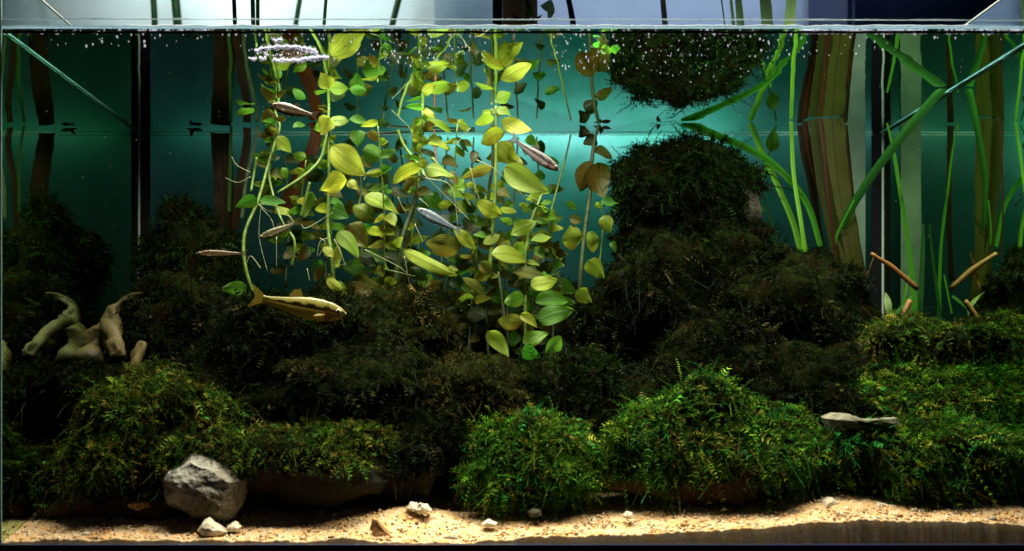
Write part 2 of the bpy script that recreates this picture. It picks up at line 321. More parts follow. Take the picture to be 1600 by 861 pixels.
# ------------------------------------------------------------------ sand
def sand_h(x, y):
    px = x*PXM/(1+y)+VX
    edge = np.interp(px, [-50, 0, 100, 300, 480, 540, 620, 720, 830, 1000, 1075, 1180, 1250, 1330, 1480, 1640], [856, 850, 845, 846, 848, 843, 852, 852, 840, 838, 831, 828, 822, 817, 817, 829])
    z0 = (VY-edge)/PXM
    hill = .014*np.exp(-((px-640)/70)**2-((y-.06)/.035)**2)+.011*np.exp(-((px-1330)/90)**2-((y-.07)/.05)**2)+.010*np.exp(-((px-1600)/90)**2-((y-.06)/.05)**2)
    return z0+.032*np.clip(y/.15, 0, 1)**1.0+hill
nx, ny = 900, 130
xs = np.linspace(XL+.0005, XR-.0005, nx); ys = .0045+(.4175-.0045)*np.linspace(0, 1, ny)**1.8
V = []
for y in ys:
    h = sand_h(xs, y)
    for x, z in zip(xs, h):
        V.append((x, y, z+.0022*mnoise.noise(Vector((x*45, y*45, 0)))+.0016*mnoise.noise(Vector((x*190, y*190, 3)))+.0007*mnoise.noise(Vector((x*480, y*480, 7)))))
F = [(j*nx+i, j*nx+i+1, (j+1)*nx+i+1, (j+1)*nx+i) for j in range(ny-1) for i in range(nx-1)]
b0 = len(V); V += [(V[i][0], .0042, V[i][2]-.0012) for i in range(nx)]; F += [(b0+i, b0+i+1, i+1, i) for i in range(nx-1)]; b0 = len(V); V += [(V[b0-nx+i][0], .0042, V[b0-nx+i][2]) for i in range(nx)]; V += [(V[b0-nx+i][0], .0036+.0002*mnoise.noise(Vector((V[b0-nx+i][0]*90, 1, 0))), V[b0-nx+i][2]-.006) for i in range(nx)]; V += [(x, .0020, -.18) for x in xs]; F += [(b0+2*nx+i, b0+2*nx+i+1, b0+nx+i+1, b0+nx+i) for i in range(nx-1)]; F += [(b0+nx+i, b0+nx+i+1, b0+i+1, b0+i) for i in range(nx-1)]
SV = np.array(V)
def ground(x, y):
    return float(sand_h(np.array([x]), y)[0])
struct('sand_bed', V, np.array(F), M['sand'])
ICO = None
def ico(sub):
    import bmesh
    bm = bmesh.new(); bmesh.ops.create_icosphere(bm, subdivisions=sub, radius=1)
    v = np.array([list(q.co) for q in bm.verts]); f = np.array([[q.index for q in p.verts] for p in bm.faces]); bm.free(); return v, f
I1, I2, I3, I4, I5 = [ico(k) for k in (1, 2, 3, 4, 5)]
# loose grains
def grains(n, rlo, rhi, ymax, cols, name, label):
    v, f = I1; x = rng.uniform(XL+.004, XR-.004, n); y = .0065+rng.random(n)**1.5*ymax; r = rlo+(rhi-rlo)*rng.random(n)**3
    z = np.array([ground(a, b) for a, b in zip(x, y)])
    sc = rng.uniform(.6, 1.2, (n, 1, 3))*r[:, None, None]; jit = 1+.18*rng.standard_normal((n, len(v), 1))
    ctr = np.stack([x, y, z+r*.15], 1)[:, None, :]
    VV = (v[None]*jit*sc+ctr).reshape(-1, 3); FF = (f[None]+(np.arange(n)*len(v))[:, None, None]).reshape(-1, 3)
    cc = np.array(cols)[rng.integers(0, len(cols), n)]*rng.uniform(.8, 1.15, (n, 1)); cc = np.repeat(cc, len(v), 0)
    o = obj(name, VV, FF, M['grain'], None, smooth=False, col=cc, kind='stuff'); tag(o, label, 'sand')
SC = [(.80, .55, .28), (.85, .66, .40), (.62, .36, .14), (.88, .78, .58), (.75, .48, .2), (.45, .26, .12), (.25, .2, .15), (.80, .42, .18)]
grains(13000, .0005, .0021, .16, SC, 'sand_grains', 'coarse golden sand grains scattered over the bed along the front glass')
# ------------------------------------------------------------------ stones
def stone_v(c, r, seed, amp=.22, facets=7, ico_=None, freq=1.4, rot=0):
    v, f = ico_ or I4; rs = random.Random(seed); v = v.copy()
    for _ in range(facets):
        n_ = np.array([rs.gauss(0, 1) for _ in range(3)]); n_ /= np.linalg.norm(n_); d = rs.uniform(.62, .9)
        e = np.maximum(0, v@n_-d); v -= e[:, None]*n_[None]*.9
    k = np.array([1+amp*(fbm(Vector(q)*freq+Vector((seed*3.1, 0, 0)), 4))+amp*.25*fbm(Vector(q)*freq*5+Vector((seed, 5, 0)), 3) for q in v.tolist()])
    v = v*k[:, None]*np.array(r); cr, sr = math.cos(rot), math.sin(rot)
    v = np.stack([v[:, 0]*cr-v[:, 2]*sr, v[:, 1], v[:, 0]*sr+v[:, 2]*cr], 1)
    v[:, 1] = np.minimum(v[:, 1]+c[1], YB-.006)
    v[:, 0] = np.clip(v[:, 0]+c[0], XL+.004, XR-.004); v[:, 2] += c[2]
    return v, f
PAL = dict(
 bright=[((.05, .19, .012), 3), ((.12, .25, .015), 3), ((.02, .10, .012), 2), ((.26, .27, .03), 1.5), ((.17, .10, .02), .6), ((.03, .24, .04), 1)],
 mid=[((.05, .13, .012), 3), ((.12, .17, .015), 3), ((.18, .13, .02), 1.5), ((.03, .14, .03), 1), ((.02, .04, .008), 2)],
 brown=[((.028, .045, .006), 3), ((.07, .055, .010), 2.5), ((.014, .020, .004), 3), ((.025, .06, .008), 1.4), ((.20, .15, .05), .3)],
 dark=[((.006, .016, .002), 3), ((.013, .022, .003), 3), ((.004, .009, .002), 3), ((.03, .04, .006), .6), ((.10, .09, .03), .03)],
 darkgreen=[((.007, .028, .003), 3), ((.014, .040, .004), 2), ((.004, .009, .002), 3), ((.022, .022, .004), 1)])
def moss_fronds(pts, nrm, L, pal, seed, K=6, wid=.24, droop=.5, combed=None, flat=.0):
    """feathery fronds: drooping stems with paired pointed leaflets. returns V,F,col"""
    r = np.random.default_rng(seed); n = len(pts)
    d = nrm*r.uniform(.45, 1.2, (n, 1))+r.standard_normal((n, 3))*.55+np.array([0, -.15, -.10])
    if combed is not None: d += np.array(combed)
    d /= np.linalg.norm(d, axis=1)[:, None]
    Ln = L*r.uniform(.45, 1.35, n)
    side = np.cross(d, r.standard_normal((n, 3))*.7+nrm); side /= np.linalg.norm(side, axis=1)[:, None]+1e-9
    cur = r.standard_normal((n, 3))*.25
    t = np.linspace(.04, 1, K)
    dr = droop*r.uniform(.3, 1.3, n)
    pos = pts[:, None]+Ln[:, None, None]*(t[None, :, None]*d[:, None]+t[None, :, None]**2*(cur[:, None]+np.array([0, 0, -1])*dr[:, None, None]))
    tan = np.gradient(pos, axis=1); tan /= np.linalg.norm(tan, axis=2)[..., None]+1e-9
    ww = (wid*np.sin(PI*np.clip(t*.86+.12, 0, 1))**.7)[None, :, None]*Ln[:, None, None]
    tw = np.cross(side[:, None], tan)
    V = []; 
    for s in (-1, 1):
        j = r.uniform(.6, 1.25, (n, K, 1)); u = r.standard_normal((n, K, 1))*.35
        tip = pos+ww*j*(s*side[:, None]+.75*tan+u*tw)
        b1 = pos-tan*ww*.20; b2 = pos+tan*ww*.26
        V.append(np.stack([b1, b2, tip], 2))       # n,K,3,3
    V = np.stack(V, 1).reshape(n, -1, 3)            # n, 2K*3, 3
    # stem as thin ribbon of 3 segments
    idx = [0, K//3, 2*K//3, K-1]; sw = .012*Ln[:, None, None]
    a = pos[:, idx]-tw[:, idx]*sw; b = pos[:, idx]+tw[:, idx]*sw
    nv = V.shape[1]; Vs = np.concatenate([V, a, b], 1); tot = Vs.shape[1]
    f1 = np.arange(nv).reshape(-1, 3)
    f2 = []
    for i in range(3): f2 += [(nv+i, nv+i+1, nv+4+i+1), (nv+i, nv+4+i+1, nv+4+i)]
    f = np.vstack([f1, np.array(f2)])
    FF = (f[None]+(np.arange(n)*tot)[:, None, None]).reshape(-1, 3)
    cols = np.array([c for c, _ in PAL[pal]]); wt_ = np.array([q for _, q in PAL[pal]]); wt_ = wt_/wt_.sum()
    # clumped colours: noise picks the family
    nz = np.array([mnoise.noise(Vector(p)*28+Vector((seed, 0, 0))) for p in pts.tolist()])
    u = np.clip(.5+.8*nz+r.standard_normal(n)*.22, 0, .999)
    ci = np.searchsorted(np.cumsum(wt_), u); cc = cols[np.clip(ci, 0, len(cols)-1)]*r.uniform(.55, 1.5, (n, 1))
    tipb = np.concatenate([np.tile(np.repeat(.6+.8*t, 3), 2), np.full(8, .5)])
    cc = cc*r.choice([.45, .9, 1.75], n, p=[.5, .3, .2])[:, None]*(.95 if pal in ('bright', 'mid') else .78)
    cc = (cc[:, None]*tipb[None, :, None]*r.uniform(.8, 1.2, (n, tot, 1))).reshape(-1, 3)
    return Vs.reshape(-1, 3), FF, cc
TRI = 0
def mossy(name, label, px, py, Y, rx, rz, ry, n, pal, seed, L=.016, bare=-.55, rockm='rock', droop=.55, facets=3, amp=.42, rot=0, combed=None, parent=None, pal2=None, wid=.25, barex=None, amp2=None):
    global TRI
    n = int(n*1.32); L *= .74
    c = P(px, py, Y); R_ = (S(rx, Y), ry, S(rz, Y))
    v, f = stone_v(c, R_, seed, amp, facets, I4, rot=rot)
    base = Vector((c.x, c.y, c.z-R_[2]))
    t = parent or thing(name, label, 'mossy stone', base, 'moss covered stones stacked in the tank')
    # sample points
    tri = v[f]; nr = np.cross(tri[:, 1]-tri[:, 0], tri[:, 2]-tri[:, 0]); ar = np.linalg.norm(nr, axis=1); nr = nr/(ar[:, None]+1e-12)
    ctr = tri.mean(1); rel = (ctr-np.array(c))/np.array(R_)
    nzz = np.array([mnoise.noise(Vector(q)*22+Vector((0, seed, 0))) for q in ctr.tolist()])
    ok = (rel[:, 2] > bare+.25*nzz)&((nr[:, 1] < .45)|(nr[:, 2] > .2))
    if barex: ok &= ~((rel[:, 0] > barex[0])&(rel[:, 0] < barex[1])&(rel[:, 2] > barex[2])&(rel[:, 2] < barex[3]))
    ro = obj('rock', v, f, [M[rockm], M['mossbase']], t, loc=base); ro.data.polygons.foreach_set('material_index', ok.astype(np.int32)); ro.data.update()
    wgt = ar*ok*(.35+np.clip(.5+1.4*nzz, 0, 1.4)); wgt /= wgt.sum()
    r = np.random.default_rng(seed); k = r.choice(len(f), n, p=wgt); a, b = r.random((2, n)); s = a+b > 1; a[s] = 1-a[s]; b[s] = 1-b[s]
    tp = tri[k]; pts = tp[:, 0]+a[:, None]*(tp[:, 1]-tp[:, 0])+b[:, None]*(tp[:, 2]-tp[:, 0]); nn = nr[k]
    # clumps of longer fronds
    Lv = L*(1+.9*np.array([mnoise.noise(Vector(q)*40+Vector((seed, seed, 0))) for q in pts.tolist()]))
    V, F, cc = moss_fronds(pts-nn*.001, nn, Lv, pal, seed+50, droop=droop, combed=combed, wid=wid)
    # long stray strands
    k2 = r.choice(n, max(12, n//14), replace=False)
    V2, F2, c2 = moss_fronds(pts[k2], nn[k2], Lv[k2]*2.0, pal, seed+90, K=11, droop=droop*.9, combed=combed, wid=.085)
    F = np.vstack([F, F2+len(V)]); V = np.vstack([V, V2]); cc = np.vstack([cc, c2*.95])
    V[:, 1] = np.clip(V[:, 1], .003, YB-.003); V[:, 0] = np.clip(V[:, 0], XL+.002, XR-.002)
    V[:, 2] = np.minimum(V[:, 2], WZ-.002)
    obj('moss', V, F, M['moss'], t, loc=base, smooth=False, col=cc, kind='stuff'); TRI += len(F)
    return t
# back: towers, middle masses
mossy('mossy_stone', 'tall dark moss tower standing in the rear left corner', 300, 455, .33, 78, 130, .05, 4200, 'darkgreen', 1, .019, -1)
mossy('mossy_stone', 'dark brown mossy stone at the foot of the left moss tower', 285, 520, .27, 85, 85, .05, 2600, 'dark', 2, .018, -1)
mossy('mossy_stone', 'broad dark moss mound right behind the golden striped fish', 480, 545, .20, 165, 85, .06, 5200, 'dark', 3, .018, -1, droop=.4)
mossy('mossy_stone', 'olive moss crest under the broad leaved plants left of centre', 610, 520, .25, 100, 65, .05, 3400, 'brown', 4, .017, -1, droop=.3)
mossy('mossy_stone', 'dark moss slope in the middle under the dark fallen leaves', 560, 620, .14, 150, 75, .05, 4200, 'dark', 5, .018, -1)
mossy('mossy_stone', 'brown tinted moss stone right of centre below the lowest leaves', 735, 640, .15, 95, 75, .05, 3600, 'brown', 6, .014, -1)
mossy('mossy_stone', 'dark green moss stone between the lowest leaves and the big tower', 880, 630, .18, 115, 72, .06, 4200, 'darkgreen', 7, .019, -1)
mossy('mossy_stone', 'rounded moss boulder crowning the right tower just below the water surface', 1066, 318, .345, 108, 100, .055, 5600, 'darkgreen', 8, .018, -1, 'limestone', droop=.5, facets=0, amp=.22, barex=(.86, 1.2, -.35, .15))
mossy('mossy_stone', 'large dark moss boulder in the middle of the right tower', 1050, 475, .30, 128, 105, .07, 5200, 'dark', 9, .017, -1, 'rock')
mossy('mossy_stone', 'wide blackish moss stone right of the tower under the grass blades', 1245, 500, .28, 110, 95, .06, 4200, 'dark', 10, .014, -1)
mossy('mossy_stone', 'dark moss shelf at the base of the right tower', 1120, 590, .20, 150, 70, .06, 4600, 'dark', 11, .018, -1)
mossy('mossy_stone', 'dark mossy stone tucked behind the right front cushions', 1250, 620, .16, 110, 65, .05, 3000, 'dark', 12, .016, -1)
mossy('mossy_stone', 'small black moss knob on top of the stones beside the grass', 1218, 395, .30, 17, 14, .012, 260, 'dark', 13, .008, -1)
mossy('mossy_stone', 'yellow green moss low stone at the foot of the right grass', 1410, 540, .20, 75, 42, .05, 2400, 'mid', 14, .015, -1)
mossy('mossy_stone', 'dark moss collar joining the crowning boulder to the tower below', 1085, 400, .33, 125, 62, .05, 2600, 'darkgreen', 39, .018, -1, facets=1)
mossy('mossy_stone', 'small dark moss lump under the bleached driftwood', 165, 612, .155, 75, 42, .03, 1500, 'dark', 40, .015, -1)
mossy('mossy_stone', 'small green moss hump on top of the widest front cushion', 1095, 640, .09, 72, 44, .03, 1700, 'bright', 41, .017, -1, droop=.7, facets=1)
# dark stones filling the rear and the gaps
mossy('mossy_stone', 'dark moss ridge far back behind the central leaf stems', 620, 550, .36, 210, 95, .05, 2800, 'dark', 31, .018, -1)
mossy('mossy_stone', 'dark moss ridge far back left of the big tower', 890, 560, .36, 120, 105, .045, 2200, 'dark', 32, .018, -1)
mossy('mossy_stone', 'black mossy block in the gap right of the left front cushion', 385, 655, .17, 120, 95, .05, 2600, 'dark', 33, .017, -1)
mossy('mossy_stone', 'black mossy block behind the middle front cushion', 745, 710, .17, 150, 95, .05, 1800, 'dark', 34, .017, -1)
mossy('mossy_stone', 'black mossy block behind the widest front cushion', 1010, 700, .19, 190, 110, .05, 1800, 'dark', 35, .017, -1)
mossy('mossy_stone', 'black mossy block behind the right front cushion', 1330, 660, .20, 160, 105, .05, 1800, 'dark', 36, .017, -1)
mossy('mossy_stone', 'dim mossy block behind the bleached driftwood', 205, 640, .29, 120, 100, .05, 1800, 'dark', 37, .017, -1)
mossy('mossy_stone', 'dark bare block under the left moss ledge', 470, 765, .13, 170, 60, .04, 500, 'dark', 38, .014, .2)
# front cushions
mossy('mossy_stone', 'sloping green moss cushion on a red brown stone at the left front', 212, 718, .10, 160, 105, .06, 6000, 'mid', 21, .017, -.52, 'rockred', rot=.45, combed=(.25, 0, 0))
mossy('mossy_stone', 'low green moss ledge reaching over the grey stone', 480, 715, .09, 148, 62, .05, 4200, 'mid', 22, .015, -.15, 'rock', combed=(.1, 0, 0))
mossy('mossy_stone', 'dark stone behind the sand hollow left of the middle cushion', 650, 700, .11, 85, 80, .04, 2200, 'dark', 26, .017, -.4, 'rock')
mossy('mossy_stone', 'round green moss cushion in the middle front on a brown stone', 838, 718, .085, 96, 76, .04, 5200, 'bright', 23, .016, -.75, 'rockred')
mossy('mossy_stone', 'widest green moss cushion with hanging fronds at the right of centre', 1120, 705, .10, 182, 78, .05, 8200, 'bright', 24, .019, -.40, 'rockred', droop=.75)
mossy('mossy_stone', 'bright green moss cushion with combed fronds at the right front', 1425, 722, .09, 165, 66, .055, 7200, 'bright', 25, .019, -1, 'limestone', combed=(.45, 0, -.15))
mossy('mossy_stone', 'green moss cushion behind the right front one beside the side glass', 1450, 615, .15, 138, 50, .045, 4600, 'bright', 27, .016, -1, 'rock')
# bare stones and pebbles
def stone(name, label, px, py, Y, rx, rz, ry, m, seed, facets=9, amp=.12, rot=0, ic=None, group=None):
    c = P(px, py, Y); v, f = stone_v(c, (S(rx, Y), ry, S(rz, Y)), seed, amp, facets, ic or I3, rot=rot)
    o = obj(name, v, f, M[m], None, loc=(c.x, c.y, c.z-S(rz, Y)*.9), smooth=(ic is I4))
    return tag(o, label, 'stone' if rx > 25 else 'pebble', group)
def poly_stone(name, label, outline, Y, depth, m, seed, cat='stone'):
    """angular block whose silhouette follows the stone's outline, with faceted front and back"""
    c2 = np.mean(np.array(outline, float), axis=0); rings = []
    for s, yy in ((.25, -.5), (.72, -.42), (.95, -.18), (1.0, .0), (.9, .3), (.5, .5)):
        ring = []
        for i in range(len(outline)*3):
            a = np.array(outline[i//3], float); b = np.array(outline[(i//3+1) % len(outline)], float); q = a+(b-a)*(i % 3)/3
            q = c2+(q-c2)*s; p = P(q[0], q[1], Y); nzv = fbm(Vector((q[0]*.03+seed, q[1]*.03, yy*2)), 3)
            ring.append(Vector((p.x+.0015*nzv, Y+yy*depth+.006*nzv, p.z+.0015*nzv)))
        rings.append(ring)
    V = [v for r_ in rings for v in r_]; k = len(rings[0]); F = []
    for j in range(len(rings)-1):
        for i in range(k): F.append((j*k+i, j*k+(i+1) % k, (j+1)*k+(i+1) % k, (j+1)*k+i))
    F.append(tuple(range(k))[::-1]); F.append(tuple((len(rings)-1)*k+i for i in range(k)))
    o = obj(name, V, F, M[m], None, loc=P(c2[0], max(q[1] for q in outline), Y), smooth=False)
    bv = o.modifiers.new('soft', 'SUBSURF'); bv.levels = 1; bv.render_levels = 4 if depth > .05 else 2; bv.subdivision_type = 'SIMPLE'
    for sc_, st_ in ((.022, .006), (.005, .0022)):
        if depth < .02 and sc_ > .01: continue
        tx = bpy.data.textures.new('stone_relief', 'CLOUDS'); tx.noise_scale = sc_; tx.noise_depth = 3
        dp = o.modifiers.new('relief', 'DISPLACE'); dp.texture = tx; dp.strength = st_*(1 if depth > .05 else .5); dp.texture_coords = 'LOCAL'
    if depth > .05: o.data.polygons.foreach_set('use_smooth', np.ones(len(o.data.polygons), dtype=bool))
    return tag(o, label, cat)
poly_stone('bare_stone', 'bare angular grey stone on the sand under the left moss ledge', [(250, 745), (262, 728), (285, 720), (306, 703), (325, 712), (350, 722), (388, 748), (378, 790), (370, 808), (335, 812), (290, 800), (262, 788)], .055, .07, 'grey', 3)
poly_stone('flat_stone', 'grey flat stone edge showing on top of the right front moss', [(1285, 652), (1300, 645), (1325, 648), (1345, 655), (1400, 653), (1402, 664), (1340, 672), (1295, 676)], .068, .05, 'limestone2', 5)
poly_stone('pebble', 'pale cream triangular pebble in front of the grey stone', [(308, 830), (316, 815), (326, 808), (340, 818), (357, 832), (350, 839), (320, 840)], .018, .02, 'palestone', 6, 'pebble')
poly_stone('pebble', 'small grey white pebble right of the cream triangular one', [(355, 822), (366, 815), (378, 822), (374, 830), (360, 830)], .025, .012, 'palestone', 7, 'pebble')
poly_stone('pebble', 'upright brown pointed shard on the front sand', [(578, 828), (582, 809), (590, 811), (608, 834), (590, 838)], .02, .008, 'brownstone', 8, 'pebble')
poly_stone('pebble', 'flat orange brown stone chip on the sand left of the grey stone', [(203, 786), (222, 779), (240, 782), (241, 791), (215, 796)], .055, .02, 'brownstone', 9, 'pebble')
poly_stone('pebble', 'white rounded pebble on the left side of the sand heap', [(633, 795), (640, 785), (652, 787), (656, 797), (645, 802)], .05, .015, 'palestone', 10, 'pebble')
poly_stone('pebble', 'brighter white pebble on the right side of the sand heap', [(650, 797), (655, 786), (668, 788), (674, 798), (662, 803)], .045, .015, 'palestone', 11, 'pebble')
poly_stone('pebble', 'off white pebble at the lower left of the middle cushion', [(752, 818), (762, 812), (778, 816), (776, 822), (758, 823)], .03, .012, 'palestone', 12, 'pebble')
poly_stone('pebble', 'round white pebble between the middle and widest cushion', [(972, 806), (979, 800), (988, 802), (990, 809), (980, 811)], .035, .012, 'palestone', 13, 'pebble')
poly_stone('pebble', 'grey white stone at the left foot of the right front cushion', [(1280, 793), (1285, 781), (1297, 775), (1312, 782), (1314, 795), (1298, 800)], .045, .02, 'palestone', 14, 'pebble')
poly_stone('pebble', 'flat grey pebble under the right end of the widest cushion', [(1222, 806), (1236, 797), (1250, 797), (1252, 803), (1240, 809)], .04, .015, 'grey', 15, 'pebble')
poly_stone('pebble', 'pale broad pebble half buried before the right front cushion', [(1358, 792), (1370, 783), (1385, 786), (1386, 796), (1370, 800)], .04, .015, 'palestone', 16, 'pebble')
poly_stone('pebble', 'pale stone half hidden under the middle cushion', [(825, 800), (832, 795), (845, 797), (846, 806), (830, 808)], .035, .02, 'limestone', 17, 'pebble')
ANCH = [(60, 'near the left end of the sand'), (150, 'below the left front cushion'), (215, 'below the flat orange brown chip'), (430, 'just right of the two pale pebbles by the grey stone'), (520, 'below the left moss ledge'), (690, 'right of the white pebbles on the sand heap'), (800, 'below the middle cushion'), (930, 'between the middle cushion and the round white pebble'), (1080, 'below the left half of the widest cushion'), (1180, 'below the right half of the widest cushion'), (1420, 'below the right front cushion'), (1560, 'near the right end of the sand')]
for i in range(24):
    ax_, phrase = ANCH[i//2]; kd, nm = (('palestone', 'pale'), (('brownstone', 'brown'), ('grey', 'grey'))[(i//2) % 2])[i % 2]
    px = ax_+rng.uniform(-18, 18); Y = .006+rng.random()*.035; r = rng.uniform(.0018, .0034); x = (px-VX)/PXM*(1+Y)
    v, f = stone_v((x, Y, ground(x, Y)+r*.3), (r*rng.uniform(.9, 1.5), r, r*rng.uniform(.6, .9)), 100+i, .2, 5, I2)
    o = obj('small_pebble', v, f, M[kd], None, loc=(x, Y, ground(x, Y)), smooth=False)
    tag(o, 'tiny %s pebble %s' % (nm, phrase), 'pebble', 'tiny pebbles loose on the front sand')
# ------------------------------------------------------------------ bleached driftwood by the left glass
t = thing('driftwood', 'bleached forked driftwood leaning on the left glass', 'driftwood', P(150, 600, .2))
k = 1/PXM*1.2
V, F = tube([P(184, 556, .18), P(179, 535, .195), P(172, 510, .228), P(176, 492, .242), P(188, 477, .25), P(206, 466, .25), P(232, 460, .25)], [9*k, 13*k, 14*k, 12*k, 8*k, 6*k, 5*k], 16, 60, .9); obj('branch', V, F, M['wood'], t)
V, F = tube([P(174, 505, .235), P(160, 525, .23), P(150, 555, .22), P(140, 592, .22), P(132, 630, .22)], [10*k, 20*k, 30*k, 42*k, 44*k], 20, 50, .9, 4); obj('trunk', V, F, M['wood'], t)
V, F = tube([P(224, 535, .18), P(217, 556, .175), P(208, 585, .17)], [5*k, 9*k, 8*k], 10, 16, .8, 9); obj('bark_piece', V, F, M['wood'], t)
# ------------------------------------------------------------------ leaves
def leaf(parent, b, tp, w_, m, Y, dY=0, roll=None, seed=None, curl=None, name='leaf'):
    sd = seed if seed is not None else int(b[0]*7+b[1]*13+tp[0]*3); rs = random.Random(sd)
    if roll is None: roll = rs.uniform(-50, 50)
    A = P(b[0], b[1], Y); B = P(tp[0], tp[1], Y+dY+rs.uniform(-.012, .012))
    ax = (B-A); L = ax.length; ax.normalize(); view = ((A+B)/2-CAM).normalized()
    side = ax.cross(view).normalized(); nrm = side.cross(ax).normalized()
    a = math.radians(roll); side, nrm = side*math.cos(a)+nrm*math.sin(a), nrm*math.cos(a)-side*math.sin(a)
    if nrm.z < 0: nrm = -nrm
    kk = .93 if w_ > 15 else 1.0; B = A+(B-A)*kk; L *= kk; W = (kk+.05)*S(w_, Y)/max(.55, math.cos(a)); curl = rs.uniform(.0, .5) if curl is None else curl; tw = math.radians(rs.uniform(-45, 45)); pk = rs.uniform(.6, .95)
    NU, NV = 9, 12; V = []; UV = []; fold = rs.uniform(-.25, .6); ph = rs.uniform(0, 6); asym = rs.uniform(-.08, .08); bend = rs.uniform(-.1, .1); wv = rs.uniform(.03, .13)
    for j in range(NV+1):
        v = j/NV; prof = (math.sin(PI*min(1, v**pk))**.72)*(1-.18*v) if 0 < v < 1 else 0
        if j == 0: prof = .10
        if j == NV: prof = .015
        for i in range(NU):
            u = -1+2*i/(NU-1); x = v*L; y = u*W*.54*prof*(1+asym*u)+bend*W*math.sin(PI*v)
            z = -curl*L*v*v*.9+fold*abs(u)**1.3*W*.4*prof+wv*W*math.sin(7*v+ph+(2.5 if u > 0 else 0))*abs(u)**2+.02*W*math.cos(u*10.5)*(1-abs(u))
            ct, st = math.cos(tw*(v-.3)), math.sin(tw*(v-.3)); q = A+ax*(x-.12*curl*L*v**3)+side*(y*ct-z*st*.3)+nrm*(z+y*st); q.z = min(q.z, WZ-.0015); q.y = min(q.y, YB-.004); V.append(q); UV.append((u, v))
    F = [(j*NU+i, j*NU+i+1, (j+1)*NU+i+1, (j+1)*NU+i) for j in range(NV) for i in range(NU-1)]
    return obj(name, V, F, M[m], parent, loc=A, uv=UV)
def stem(parent, pts, r0, r1, m, name='stem', n=None, segs=8):
    Q = [P(*q) for q in pts]
    for q in Q: q.z = min(q.z, WZ-.001)
    rad = np.linspace(r0, r1, len(Q))*.70; Yb = pts[0][2]
    V, F = tube(Q, [S(r, Yb) for r in rad], segs, n); return obj(name, V, F, M[m], parent, loc=Q[0])
def root(parent, pts, r=1.0, m='root'): return stem(parent, pts, r, r*.5, m, 'root', segs=5)
GP = 'broad leaved stem plants growing in the middle'
# plant A: leftmost thick curved stem
A = thing('stem_plant', 'leftmost stem plant with a thick curved pale stem and few small leaves', 'aquatic plant', P(396, 460, .24), GP)
stem(A, [(396, 462, .22), (383, 415, .22), (382, 366, .23), (403, 314, .25), (418, 262, .27), (430, 222, .28), (437, 198, .29), (430, 174, .30)], 4.2, 3.2, 'stem')
stem(A, [(455, 420, .24), (460, 377, .24), (440, 345, .25), (423, 290, .27), (421, 262, .28), (432, 215, .29), (428, 180, .29)], 3.4, 2.5, 'stem')
stem(A, [(392, 300, .25), (397, 270, .26), (401, 246, .26)], 3.2, 2.6, 'stem')
for a in [((402, 311), (364, 324), 22, 'green', .24, 0, 20), ((406, 312), (447, 315), 14, 'green', .24, 0, 40), ((386, 453), (345, 446), 25, 'green', .20, 0, 15), ((430, 178), (402, 190), 26, 'olive', .28, 0, 10), ((436, 203), (399, 208), 16, 'olive', .28, 0, 40), ((432, 214), (459, 238), 22, 'ygreen', .26, 0, 20), ((398, 171), (371, 171), 10, 'green', .28, 0, 50), ((452, 357), (440, 371), 14, 'green', .24, 0, 10), ((366, 462), (352, 480), 14, 'dark', .22, 0, 10), ((458, 200), (478, 188), 10, 'green', .29, 0, 40), ((440, 262), (452, 277), 12, 'green', .29, 0, 40)]:
    leaf(A, *a)
for q in [[(402, 318, .25), (425, 345, .24), (428, 372, .24)], [(402, 318, .25), (420, 330, .24), (455, 338, .23)], [(402, 318, .25), (438, 325, .24), (462, 350, .23)], [(408, 420, .2), (392, 400, .2), (385, 412, .2)], [(408, 320, .24), (405, 370, .24), (418, 425, .23)], [(432, 370, .2), (432, 420, .2)], [(392, 270, .2), (370, 258, .2), (362, 245, .2)], [(392, 276, .2), (372, 285, .2), (352, 278, .2)], [(500, 372, .18), (508, 380, .18), (497, 402, .18)]]: root(A, q, .9)
